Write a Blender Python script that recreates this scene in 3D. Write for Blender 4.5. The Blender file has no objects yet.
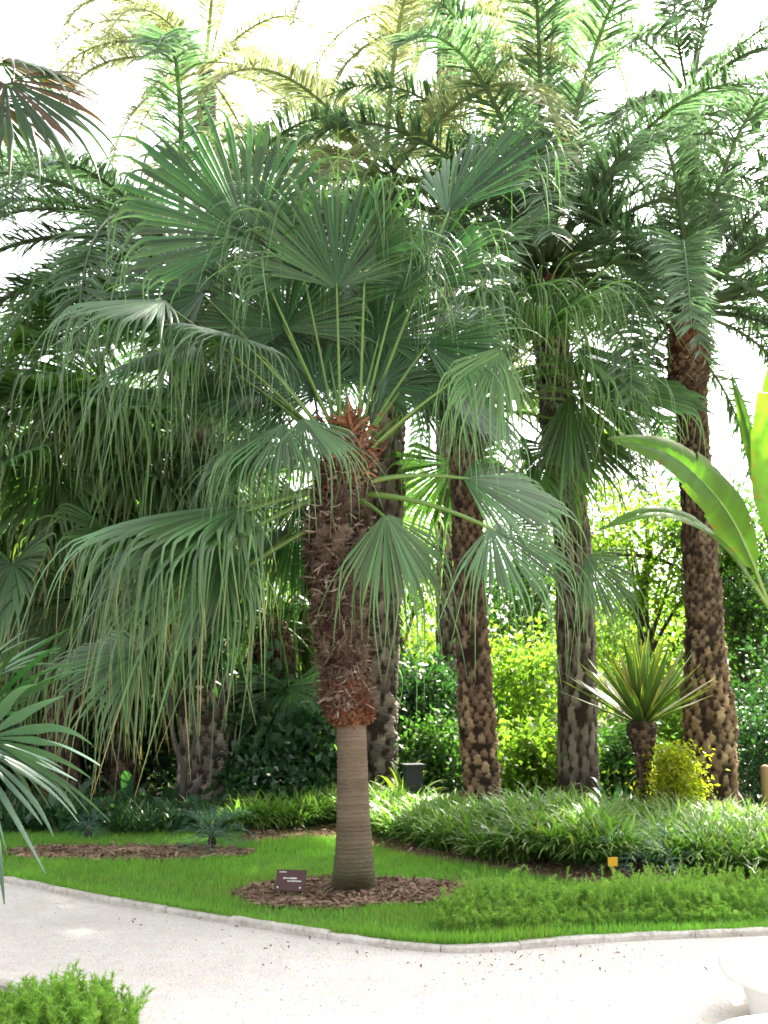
import bpy, math
import numpy as np
from mathutils import Vector

R0 = np.random.default_rng
rad = math.radians
scene = bpy.context.scene
COL = scene.collection
Z = np.array([0.0, 0.0, 1.0])

# ------------------------------------------------------------------ camera
F, PITCH, EYE = 1000.0, rad(9.1), 1.6
CP, SP = math.cos(PITCH), math.sin(PITCH)


def ray(x, y):
    u, v = (x - 384) / F, (512 - y) / F
    return np.array([u, CP - v * SP, SP + v * CP])


def at(x, y, D):
    d = ray(x, y)
    return np.array([0, 0, EYE]) + d * (D / d[1])


def gnd(x, y, z=0.0):
    d = ray(x, y)
    return np.array([0, 0, EYE]) + d * ((z - EYE) / d[2])


cam = bpy.data.cameras.new('camera')
cam.sensor_fit = 'VERTICAL'
cam.sensor_height = 36
cam.lens = 36 * F / 1024
cam.clip_end = 500
cam.clip_start = 0.05
co = bpy.data.objects.new('camera', cam)
co.location = (0, 0, EYE)
co.rotation_euler = (math.pi / 2 + PITCH, 0, 0)
COL.objects.link(co)
scene.camera = co


# ------------------------------------------------------------------ mesh building
def nrm(a):
    return a / np.maximum(np.linalg.norm(a, axis=-1, keepdims=True), 1e-9)


def bc(v, n):
    return np.broadcast_to(np.asarray(v, float), n)


class MB:
    """collects numpy vertex and face blocks, links them as one mesh object"""

    def __init__(s):
        s.v, s.q, s.t, s.a, s.n = [], [], [], [], 0

    def add(s, v, quads=None, tris=None, attr=None):
        v = np.asarray(v, float).reshape(-1, 3)
        if quads is not None and len(quads):
            s.q.append(np.asarray(quads, int).reshape(-1, 4) + s.n)
        if tris is not None and len(tris):
            s.t.append(np.asarray(tris, int).reshape(-1, 3) + s.n)
        a = np.zeros((len(v), 4)) if attr is None else np.broadcast_to(attr, (len(v), 4))
        s.a.append(a)
        s.v.append(v)
        s.n += len(v)

    def ribbons(s, C, W, M=None, rnd=None, dry=None, tt=None):
        """C (S,k,3) centre lines, W (S,k,3) half widths, M (S,k,3) lift of the middle"""
        S, k, _ = C.shape
        tt = np.linspace(0, 1, k)[None, :] if tt is None else tt
        rnd = np.zeros(S) if rnd is None else rnd
        dry = np.zeros((S, 1)) if dry is None else dry
        rows = [C - W, C + W] if M is None else [C - W, C + M, C + W]
        m = len(rows)
        V = np.stack(rows, 2)
        A = np.zeros((S, k, m, 4))
        A[..., 0] = bc(tt, (S, k))[:, :, None]
        A[..., 1] = rnd[:, None, None]
        A[..., 2] = bc(dry, (S, k))[:, :, None]
        idx = np.arange(S * k * m).reshape(S, k, m)
        Q = [np.stack([idx[:, :-1, j], idx[:, :-1, j + 1], idx[:, 1:, j + 1], idx[:, 1:, j]], -1) for j in range(m - 1)]
        s.add(V, np.concatenate([q.reshape(-1, 4) for q in Q]), None, A.reshape(-1, 4))

    def tube(s, P, r, n=8, cap=True, attr=None, flat=1.0):
        P = np.asarray(P, float)
        k = len(P)
        r = bc(r, (k,))
        T = nrm(np.gradient(P, axis=0))
        ref = np.array([1.0, 0, 0]) if abs(T[0][0]) < 0.8 else np.array([0, 1.0, 0])
        rows = []
        for i in range(k):
            a = nrm(np.cross(T[i], ref))
            ref = nrm(np.cross(a, T[i]))
            th = np.arange(n) * 2 * math.pi / n
            rows.append(P[i] + r[i] * (np.cos(th)[:, None] * a + flat * np.sin(th)[:, None] * ref))
        idx = np.arange(k * n).reshape(k, n)
        nx = np.roll(idx, -1, 1)
        Q = np.stack([idx[:-1], nx[:-1], nx[1:], idx[1:]], -1).reshape(-1, 4)
        V = np.concatenate(rows)
        tr = None
        if cap:
            V = np.vstack([V, P[0], P[-1]])
            c0, c1 = k * n, k * n + 1
            tr = [(c0, idx[0][(j + 1) % n], idx[0][j]) for j in range(n)] + [(c1, idx[-1][j], idx[-1][(j + 1) % n]) for j in range(n)]
        A = np.zeros((len(V), 4))
        A[:k * n, 0] = np.repeat(np.linspace(0, 1, k), n)
        if attr is not None:
            A[:, 1:3] = attr
        s.add(V, Q, tr, A)

    def box(s, c, size, rz=0.0, attr=None):
        x, y, z = np.asarray(size) / 2
        V = np.array([[i, j, k] for i in (-x, x) for j in (-y, y) for k in (-z, z)], float)
        cz, sz = math.cos(rz), math.sin(rz)
        V = V @ np.array([[cz, sz, 0], [-sz, cz, 0], [0, 0, 1]]) + np.asarray(c)
        s.add(V, [(0, 1, 3, 2), (4, 6, 7, 5), (0, 4, 5, 1), (2, 3, 7, 6), (0, 2, 6, 4), (1, 5, 7, 3)], None, attr)

    def mesh(s, name, mat, origin=(0, 0, 0), smooth=True):
        me = bpy.data.meshes.new(name)
        V = np.concatenate(s.v) - np.asarray(origin)
        q = np.concatenate(s.q) if s.q else np.zeros((0, 4), int)
        t = np.concatenate(s.t) if s.t else np.zeros((0, 3), int)
        me.vertices.add(len(V))
        me.vertices.foreach_set('co', V.ravel().astype(np.float32))
        me.loops.add(q.size + t.size)
        me.loops.foreach_set('vertex_index', np.concatenate([q.ravel(), t.ravel()]).astype(np.int32))
        me.polygons.add(len(q) + len(t))
        st = np.concatenate([np.arange(len(q)) * 4, q.size + np.arange(len(t)) * 3])
        me.polygons.foreach_set('loop_start', st.astype(np.int32))
        me.polygons.foreach_set('use_smooth', np.full(len(st), smooth))
        at_ = me.attributes.new('lf', 'FLOAT_COLOR', 'POINT')
        at_.data.foreach_set('color', np.concatenate(s.a).ravel().astype(np.float32))
        me.materials.append(mat)
        me.update(calc_edges=True)
        me.validate()
        return me

    def build(s, name, mat, parent=None, origin=None, smooth=True):
        """world-space vertices; the object sits at origin (its parent's place when it has one)"""
        if origin is None:
            origin = parent_world(parent) if parent else (0, 0, 0)
        o = bpy.data.objects.new(name, s.mesh(name, mat, origin, smooth))
        COL.objects.link(o)
        if parent:
            o.parent = parent
        else:
            o.location = tuple(origin)
        return o


def parent_world(o):
    p = np.zeros(3)
    while o is not None:
        p = p + np.array(o.location)
        o = o.parent
    return p


def put(name, me, parent, loc, rz=0.0, sc=1.0, tilt=0.0):
    o = bpy.data.objects.new(name, me)
    COL.objects.link(o)
    o.parent = parent
    o.location = loc
    o.rotation_euler = (0, tilt, rz)
    o.scale = (sc, sc, sc)
    return o


def thing(name, loc, label, cat, group=None):
    o = bpy.data.objects.new(name, None)
    o.empty_display_size = 0.2
    o.location = tuple(float(c) for c in loc)
    COL.objects.link(o)
    return tag(o, label, cat, group)


def tag(o, label, cat, group=None, kind=None):
    if label:
        o['label'] = label
    if cat:
        o['category'] = cat
    if group:
        o['group'] = group
    if kind:
        o['kind'] = kind
    return o


def kind(o, k, label=None):
    o['kind'] = k
    if label:
        o['label'] = label
    return o


# ------------------------------------------------------------------ materials
class NT:
    def __init__(s, name):
        s.m = bpy.data.materials.new(name)
        s.m.use_nodes = True
        s.t = s.m.node_tree
        s.t.nodes.clear()
        s.out = s.n('ShaderNodeOutputMaterial')

    def n(s, k, **kw):
        nd = s.t.nodes.new(k)
        for a, b in kw.items():
            setattr(nd, a, b)
        return nd

    def l(s, a, b):
        s.t.links.new(a, b)

    def put(s, nd, **kw):
        for k, v in kw.items():
            sock = nd.inputs[k.replace('_', ' ')]
            if hasattr(v, 'links'):
                s.l(v, sock)
            else:
                sock.default_value = v if not (isinstance(v, tuple) and len(v) == 3 and sock.type == 'RGBA') else (*v, 1)
        return nd

    def noise(s, scale, detail=4, rough=.55, vec=None, stretch=None):
        nd = s.n('ShaderNodeTexNoise')
        s.put(nd, Scale=scale, Detail=detail, Roughness=rough)
        if vec is None:
            vec = s.n('ShaderNodeTexCoord').outputs['Object']
        if stretch:
            mp = s.n('ShaderNodeMapping')
            mp.inputs['Scale'].default_value = stretch
            s.l(vec, mp.inputs['Vector'])
            vec = mp.outputs[0]
        s.l(vec, nd.inputs['Vector'])
        return nd.outputs['Fac']

    def ramp(s, fac, stops, interp='LINEAR'):
        nd = s.n('ShaderNodeValToRGB')
        cr = nd.color_ramp
        cr.interpolation = interp
        while len(cr.elements) < len(stops):
            cr.elements.new(0.5)
        for e, (p, c) in zip(cr.elements, stops):
            e.position = p
            e.color = (*c, 1) if len(c) == 3 else c
        s.l(fac, nd.inputs[0])
        return nd.outputs[0]

    def math(s, op, a, b=0.0, clamp=False):
        nd = s.n('ShaderNodeMath', operation=op, use_clamp=clamp)
        for i, v in enumerate((a, b)):
            if hasattr(v, 'links'):
                s.l(v, nd.inputs[i])
            else:
                nd.inputs[i].default_value = v
        return nd.outputs[0]

    def mix(s, f, a, b, blend='MIX'):
        nd = s.n('ShaderNodeMix', data_type='RGBA', blend_type=blend)
        for i, v in ((0, f), (6, a), (7, b)):
            if hasattr(v, 'links'):
                s.l(v, nd.inputs[i])
            else:
                nd.inputs[i].default_value = (*v, 1) if isinstance(v, tuple) else v
        return nd.outputs[2]

    def attr(s):
        a = s.n('ShaderNodeAttribute', attribute_name='lf')
        sp = s.n('ShaderNodeSeparateColor')
        s.l(a.outputs['Color'], sp.inputs[0])
        return sp.outputs

    def bump(s, h, strength=.5, dist=.01):
        b = s.n('ShaderNodeBump')
        s.put(b, Strength=strength, Distance=dist, Height=h)
        return b.outputs[0]

    def bsdf(s, col, rough=.7, normal=None, spec=.4):
        p = s.n('ShaderNodeBsdfPrincipled')
        s.put(p, Base_Color=col, Roughness=rough, Specular_IOR_Level=spec)
        if normal is not None:
            s.l(normal, p.inputs['Normal'])
        return p

    def done(s, sh):
        s.l(sh, s.out.inputs[0])
        return s.m


def leaf_mat(name, base, tip, straw=(.30, .22, .09), trans=.35, rough=.42, var=.45, tcol=None, spec=.5, ovar=.3):
    """leaf tissue: hue runs base to tip, each leaflet a little different, dry where lf.b says so"""
    k = NT(name)
    t, r, d = k.attr()[0:3]
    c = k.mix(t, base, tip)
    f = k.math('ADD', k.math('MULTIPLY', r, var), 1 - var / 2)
    oi = k.n('ShaderNodeObjectInfo').outputs['Random']
    f = k.math('MULTIPLY', f, k.math('ADD', k.math('MULTIPLY', oi, ovar), 1 - ovar / 2))
    hs = k.n('ShaderNodeHueSaturation')
    k.put(hs, Color=c, Value=f, Hue=k.math('ADD', k.math('MULTIPLY', r, .03), .485))
    c = k.mix(d, hs.outputs[0], straw)
    p = k.bsdf(c, rough, spec=spec)
    tr = k.n('ShaderNodeBsdfTranslucent')
    tc = tcol or (1.0, 1.25, .45)
    m = k.mix(1.0, c, tc, 'MULTIPLY')
    m2 = k.mix(1.0, m, (1.7, 1.7, 1.7), 'MULTIPLY')
    k.l(m2, tr.inputs[0])
    ms = k.n('ShaderNodeMixShader')
    ms.inputs[0].default_value = trans
    k.l(p.outputs[0], ms.inputs[1])
    k.l(tr.outputs[0], ms.inputs[2])
    return k.done(ms.outputs[0])


def bark_mat(name, stops, fine=40, stretch=(1, 1, .25), bump=.6, moss=None, rough=.9, gap=None, foot=False):
    k = NT(name)
    t, r, d = k.attr()[0:3]
    n1 = k.noise(fine, 6, .65, stretch=stretch)
    n2 = k.noise(3.0, 3)
    f = k.math('ADD', k.math('MULTIPLY', n1, .55), k.math('MULTIPLY', r, .5))
    f = k.math('ADD', f, k.math('MULTIPLY', k.math('SUBTRACT', n2, .5), .5), True)
    c = k.ramp(f, stops)
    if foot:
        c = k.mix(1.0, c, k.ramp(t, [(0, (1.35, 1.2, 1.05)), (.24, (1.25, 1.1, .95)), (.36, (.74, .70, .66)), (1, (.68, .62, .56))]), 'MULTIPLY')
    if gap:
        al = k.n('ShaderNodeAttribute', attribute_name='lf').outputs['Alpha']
        c = k.mix(al, gap, c)  # dark fibre between stubs, doubling as painted groove shade to deepen the relief
    if moss:
        lo = k.math('MULTIPLY', k.math('SUBTRACT', moss[1], t, True), moss[2], True)
        c = k.mix(k.math('MULTIPLY', lo, k.noise(9, 4)), c, moss[0])
    c = k.mix(d, c, (.17, .045, .018))
    return k.done(k.bsdf(c, rough, k.bump(n1, bump, .012), .2).outputs[0])


M = {}
M['fan'] = leaf_mat('fan_palm_leaf', (.014, .070, .013), (.160, .270, .105), straw=(.40, .31, .14), rough=.36, trans=.22, spec=.5, var=.95, ovar=.35)  # dark blades, pale tips: backlight and highlights painted into the colour
M['fan_back'] = leaf_mat('lightened_fan_palm_leaf', (.026, .092, .022), (.20, .29, .12), straw=(.42, .32, .13), rough=.38, trans=.40, spec=.45, var=.95, ovar=.6)  # leaf colour raised to put light into the dim back palms
M['fan_near'] = leaf_mat('glaucous_fan_leaf', (.045, .095, .055), (.065, .125, .08), straw=(.28, .20, .10), rough=.4, trans=.08, spec=.35)
M['fan_dark'] = leaf_mat('dark_fan_leaf', (.012, .055, .010), (.025, .085, .016), trans=.1, rough=.5, spec=.2)
M['fan_rust'] = leaf_mat('rusty_fan_leaf', (.016, .045, .010), (.045, .085, .025), straw=(.10, .05, .02), rough=.45, trans=.2)
M['petiole'] = leaf_mat('green_petiole', (.11, .20, .035), (.13, .23, .05), trans=.1, rough=.35)
M['date'] = leaf_mat('date_palm_leaf', (.080, .130, .068), (.125, .180, .115), straw=(.36, .29, .12), rough=.36, trans=.42, var=.8, ovar=.7, tcol=(.9, 1.15, .7))
M['date_pale'] = leaf_mat('hazed_date_leaf', (.22, .25, .14), (.27, .30, .18), straw=(.42, .35, .18), rough=.4, trans=.5, tcol=(.95, 1.05, .75))  # paler copy of the date leaf; haze and sky glare put into its colour
M['banana'] = leaf_mat('banana_leaf', (.06, .135, .014), (.085, .165, .018), straw=(.2, .07, .012), rough=.45, trans=.6, var=.5, tcol=(1.0, 1.25, .3))
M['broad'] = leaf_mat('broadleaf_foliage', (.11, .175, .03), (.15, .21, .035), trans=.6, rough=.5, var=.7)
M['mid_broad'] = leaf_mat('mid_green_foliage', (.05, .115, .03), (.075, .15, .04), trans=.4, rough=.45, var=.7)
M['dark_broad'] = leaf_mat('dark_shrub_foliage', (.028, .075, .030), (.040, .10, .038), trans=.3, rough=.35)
M['yellow_broad'] = leaf_mat('yellow_shrub_foliage', (.28, .28, .025), (.36, .36, .035), trans=.55, rough=.5, straw=(.3, .16, .02))
M['grass'] = leaf_mat('lawn_grass_blade', (.095, .205, .03), (.19, .36, .065), trans=.4, rough=.5, tcol=(1, 1.2, .4))
M['strap'] = leaf_mat('border_grass_blade', (.05, .125, .022), (.185, .285, .075), trans=.35, rough=.36, straw=(.36, .32, .14))
M['fern'] = leaf_mat('feathery_groundcover', (.10, .20, .035), (.24, .37, .08), trans=.45, rough=.5)
M['yucca'] = leaf_mat('yucca_leaf', (.06, .12, .035), (.08, .15, .05), straw=(.62, .52, .13), trans=.35, rough=.4)
M['cycad'] = leaf_mat('blue_cycad_leaf', (.07, .15, .11), (.11, .20, .155), trans=.25, rough=.35)

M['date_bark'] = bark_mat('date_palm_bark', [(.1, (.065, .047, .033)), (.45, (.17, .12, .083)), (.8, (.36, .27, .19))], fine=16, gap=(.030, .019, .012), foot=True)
M['grey_bark'] = bark_mat('grey_palm_bark', [(.1, (.07, .06, .05)), (.45, (.18, .15, .12)), (.85, (.36, .30, .24))], fine=16, gap=(.045, .032, .024))
M['fan_bark'] = bark_mat('fibrous_palm_bark', [(.1, (.032, .022, .016)), (.45, (.085, .058, .042)), (.85, (.21, .155, .115))], fine=20, gap=(.035, .018, .011))
M['ring_bark'] = bark_mat('ringed_palm_bark', [(.1, (.09, .066, .046)), (.5, (.17, .125, .085)), (.9, (.26, .20, .14))], fine=55, stretch=(.5, .5, 4),
                          bump=.7, moss=((.05, .07, .025), .5, 3.2))
M['fibre'] = bark_mat('brown_palm_fibre', [(.1, (.035, .021, .014)), (.45, (.095, .062, .043)), (.72, (.22, .165, .12)), (.92, (.55, .48, .40))], fine=30)
M['red_fibre'] = bark_mat('red_palm_fibre', [(.1, (.07, .024, .011)), (.5, (.17, .066, .03)), (.9, (.30, .16, .09))], fine=30)
M['branch'] = bark_mat('branch_bark', [(.1, (.06, .05, .04)), (.5, (.13, .11, .085)), (.9, (.22, .19, .15))])


def ground_mat(name, stops, scale, fine, bump=.6, dist=.02, rough=.95):
    k = NT(name)
    a = k.noise(scale, 5, .6)
    b = k.noise(fine, 6, .7)
    f = k.math('ADD', k.math('MULTIPLY', a, .45), k.math('MULTIPLY', b, .55))
    return k.done(k.bsdf(k.ramp(f, stops), rough, k.bump(b, bump, dist), .2).outputs[0])


M['soil'] = ground_mat('leaf_litter_soil', [(.3, (.03, .024, .016)), (.5, (.075, .055, .036)), (.7, (.14, .10, .065))], .9, 22)
M['lawn'] = ground_mat('lawn_turf', [(.3, (.06, .12, .025)), (.5, (.10, .18, .035)), (.7, (.15, .23, .055))], 1.3, 40)
M['mulch'] = ground_mat('bark_mulch', [(.3, (.06, .034, .022)), (.5, (.15, .088, .055)), (.7, (.24, .16, .105))], 3, 45, 1, .03)
M['chip'] = bark_mat('bark_chips', [(.05, (.07, .038, .026)), (.5, (.21, .125, .085)), (.95, (.42, .30, .22))])
k = NT('pale_gravel')
a = k.noise(.8, 4, .6)
b = k.noise(60, 5, .75)
vo = k.n('ShaderNodeTexVoronoi')
k.put(vo, Scale=85.0, Vector=k.n('ShaderNodeTexCoord').outputs['Object'])
b2 = k.noise(9, 5, .7)
a = k.math('ADD', k.math('MULTIPLY', a, .55), k.math('MULTIPLY', b2, .45))
c = k.ramp(k.math('ADD', k.math('MULTIPLY', a, .5), k.math('MULTIPLY', b, .5)), [(.28, (.31, .27, .23)), (.42, (.49, .44, .395)), (.55, (.60, .555, .51)), (.7, (.68, .64, .595))])
c = k.mix(.25, c, vo.outputs['Color'], 'SOFT_LIGHT')
M['gravel'] = k.done(k.bsdf(c, .9, k.bump(k.math('ADD', b, vo.outputs['Distance']), .5, .012), .2).outputs[0])
M['kerb'] = ground_mat('kerb_stone', [(.3, (.20, .175, .14)), (.45, (.42, .38, .33)), (.6, (.58, .54, .49)), (.75, (.66, .63, .58))], 5, 30, .5, .01)
M['white_stone'] = ground_mat('white_painted_stone', [(.3, (.70, .67, .64)), (.5, (.80, .78, .76)), (.7, (.84, .83, .81))], 4, 60, .15, .004, .6)


def plain(name, col, rough=.5, metal=0.0, n=.15):
    k = NT(name)
    f = k.noise(25, 4)
    c = k.mix(f, tuple(x * (1 - n) for x in col), tuple(min(1, x * (1 + n)) for x in col))
    p = k.bsdf(c, rough)
    p.inputs['Metallic'].default_value = metal
    return k.done(p.outputs[0])


M['plaque'] = plain('brown_plaque', (.075, .035, .032), .4)
M['letter'] = plain('pale_lettering', (.75, .73, .70), .5)
M['metal'] = plain('stake_metal', (.25, .25, .25), .4, .8)
M['yellow_tag'] = plain('yellow_plastic', (.72, .36, .02), .45)
M['black_metal'] = plain('black_metal', (.022, .024, .028), .45)
M['tan_wood'] = plain('tan_post_wood', (.34, .20, .11), .8)
M['pale_wall'] = plain('pale_wall', (.50, .42, .36), .9)

# ------------------------------------------------------------------ plant generators


def basis(az, el, roll=0.0):
    """blade axis, blade normal for an outward bearing and an elevation in degrees"""
    az, el = rad(az), rad(el)
    o = np.array([math.cos(az), math.sin(az), 0])
    A = math.cos(el) * o + math.sin(el) * Z
    N = -math.sin(el) * o + math.cos(el) * Z
    if roll:
        B = np.cross(N, A)
        N = math.cos(rad(roll)) * N + math.sin(rad(roll)) * B
    return A, N


def fan_blade(mb, H, A, N, Rf=.7, tip=.75, span=250, n=54, seed=0, dry=.0, droop=1.0, cup=.25, stiff=0.0, wmul=1.0, sag=.25, rust=0.0, wprof=(.92, .56, .30, .05), fold=.8, tone=0.0):
    """pleated fan: fused to radius Rf, then free ribbons that hang"""
    g = R0(seed)
    B = np.cross(N, A)
    am = rad(span) / 2
    a = np.linspace(-am, am, n) + g.normal(0, .25, n) * (2 * am / n)
    q = np.abs(a) / am
    d0 = np.cos(a)[:, None] * A + np.sin(a)[:, None] * B
    d0 = nrm(d0 + N * (cup * np.sin(q * 2.2))[:, None])
    T = nrm(-np.sin(a)[:, None] * A + np.cos(a)[:, None] * B)
    rf = Rf * (1 - .28 * q ** 2) * (1 + g.normal(0, .10, n))
    free = tip * (1 - .3 * q ** 2) * g.uniform(.4, 1.2, n)
    kf, kt = 4, 9
    C = np.zeros((n, kf + kt, 3))
    W = np.zeros_like(C)
    Mo = np.zeros_like(C)
    da = 2 * am / n
    P = np.tile(np.asarray(H, float), (n, 1)) + d0 * .02
    d = d0.copy()
    kink = g.uniform(.0, .35, n)
    bendk = g.uniform(.6, 1.7, n) * np.where(g.random(n) < .22, .3, 1) * droop
    tw = g.normal(0, .5, n)
    sway = g.normal(0, .13, (n, 3)) * [1, 1, 0]
    for i in range(kf + kt):
        if i < kf:
            u, r = 0.0, (.03 + .97 * i / (kf - 1)) * rf
            step = rf / (kf - 1) if i else 0 * rf
            d = nrm(d - Z * (sag * step * (1 if i else 0))[:, None])
            w = np.maximum(r * da * .53, .004)
        else:
            u = (i - kf + 1) / kt
            step = free / kt
            bend = np.where(u > kink, 9.5 * bendk, .9 * bendk) * (1 - stiff)
            d = nrm(d + (-Z + sway) * (bend * step)[:, None])
            w = rf * da * .53 * np.interp(u, [0, .12, .45, 1], wprof)
        P = P + d * step[:, None] if i else P
        s = nrm(T - d * np.sum(T * d, 1, keepdims=True))
        nn = np.cross(d, s)
        if i >= kf:
            th = (tw * u)[:, None]
            s = np.cos(th) * s + np.sin(th) * nn
            nn = np.cross(d, s)
        w = w * wmul
        C[:, i], W[:, i] = P, s * w[:, None]
        Mo[:, i] = nn * (w * fold)[:, None]
    tt = np.concatenate([np.linspace(0, .12, kf), np.linspace(.30, 1, kt)])[None, :]
    dr = np.zeros((n, kf + kt))
    start = g.uniform(.85, 1.6, n) - dry
    dr = np.clip((tt - start[:, None]) / .3, 0, 1) * .9
    if rust:
        dr = np.maximum(dr, (g.random(n) < rust)[:, None] * g.uniform(.5, 1, (n, 1)))
    tone_ = np.clip(tt * (1 - tone) + tone + g.normal(0, .06, (n, 1)), 0, 1)
    mb.ribbons(C, W, Mo, rnd=g.random(n), dry=dr, tt=tone_)


def petiole(mb, P0, H, A, r0=.03, r1=.013, lift=.25):
    P0, H = np.asarray(P0, float), np.asarray(H, float)
    L = np.linalg.norm(H - P0)
    mid = (P0 + H) / 2 + Z * (lift * L) * .6
    end = H + A * .05
    t = np.linspace(0, 1, 11)[:, None]
    pts = (1 - t) ** 2 * P0 + 2 * t * (1 - t) * mid + t ** 2 * end
    mb.tube(pts, np.linspace(r0, r1, 11), 6, flat=.6, attr=(.5, 0))


def fan_variant(el, seed, mat, dry=.15, pl=1.25, Rf=.68, tip=.7, n=48):
    """a whole generic frond in local space, bearing +X"""
    mb = MB()
    e = rad(el)
    P = np.zeros(3)
    pts = [P]
    th = e
    for i in range(10):
        th = th - rad(2.6) * (1 + .6 * math.cos(e))
        P = P + np.array([math.cos(th), 0, math.sin(th)]) * pl / 10
        pts.append(P)
    mb.tube(np.array(pts), np.linspace(.026, .012, 11), 5, flat=.6, attr=(.7, 0))
    b = math.degrees(th) - 12
    A, N = basis(0, b, R0(seed).uniform(-14, 14))
    fan_blade(mb, P, A, N, Rf, tip, 255, n, seed, dry, sag=.35, tone=.22 if el < 60 else .05)  # lower fronds start paler, their light painted into the leaf
    return mb.mesh('frond', mat)


def date_variant(el, seed, mat, L=3.9, droop=1.15, pairs=165, lf=.50, dry=0.0):
    g = R0(seed)
    k = 24
    th = rad(el)
    yaw = g.uniform(-.06, .06)
    P = np.zeros(3)
    ps = [P]
    for i in range(k):
        s = i / k
        th -= droop * rad(1.2 + 5.4 * s) * max(.12, math.cos(th) * .8 + .35)
        h = yaw * s * 6
        P = P + np.array([math.cos(th) * math.cos(h), math.cos(th) * math.sin(h), math.sin(th)]) * L / k
        ps.append(P)
    ps = np.array(ps)
    mb = MB()
    mb.tube(ps, np.linspace(.045, .006, k + 1) * (L / 3.5), 5, flat=.6, attr=(.9, .12))
    s = np.sort(g.uniform(.13, 1, pairs))
    xs = np.linspace(0, 1, k + 1)
    pos = np.stack([np.interp(s, xs, ps[:, j]) for j in range(3)], 1)
    T = nrm(np.gradient(ps, axis=0))
    T = nrm(np.stack([np.interp(s, xs, T[:, j]) for j in range(3)], 1))
    side = nrm(np.cross(T, Z + np.array([1e-3, 0, 0])))
    up = np.cross(side, T)
    for sg in (-1, 1):
        fw = g.uniform(.4, .95, pairs)[:, None]
        v = g.normal(.25, .22, pairs)[:, None]
        d = nrm(side * sg + T * fw + up * v)
        ln = (lf * np.interp(s, [.1, .25, .6, .9, 1], [.55, .95, 1, .7, .45]) * g.uniform(.85, 1.15, pairs))[:, None]
        c0 = pos
        c1 = c0 + d * ln * .5
        d2 = nrm(d - Z * g.uniform(.1, .6, pairs)[:, None])
        c2 = c1 + d2 * ln * .5
        w = nrm(np.cross(d, up + g.normal(0, .5, (pairs, 3))))
        C = np.stack([c0, c1, c2], 1)
        W = np.stack([w * .007, w * .0115, w * .0015], 1) * (L / 3.5)
        mb.ribbons(C, W, None, rnd=g.random(pairs), dry=np.where(g.random((pairs, 1)) < dry, .8, np.clip(dry, 0, .25)))
    return mb.mesh('frond', mat)


def spline(pts, n):
    """pts rows (x, y, z, r): smooth resample with Catmull-Rom"""
    p = np.asarray(pts, float)
    p = np.vstack([2 * p[0] - p[1], p, 2 * p[-1] - p[-2]])
    out = []
    segs = len(p) - 3
    for u in np.linspace(0, segs, n):
        i = min(int(u), segs - 1)
        t = u - i
        a, b, c, d = p[i:i + 4]
        out.append(.5 * (2 * b + (c - a) * t + (2 * a - 5 * b + 4 * c - d) * t * t + (3 * b - 3 * c + d - a) * t ** 3))
    return np.array(out)


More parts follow.
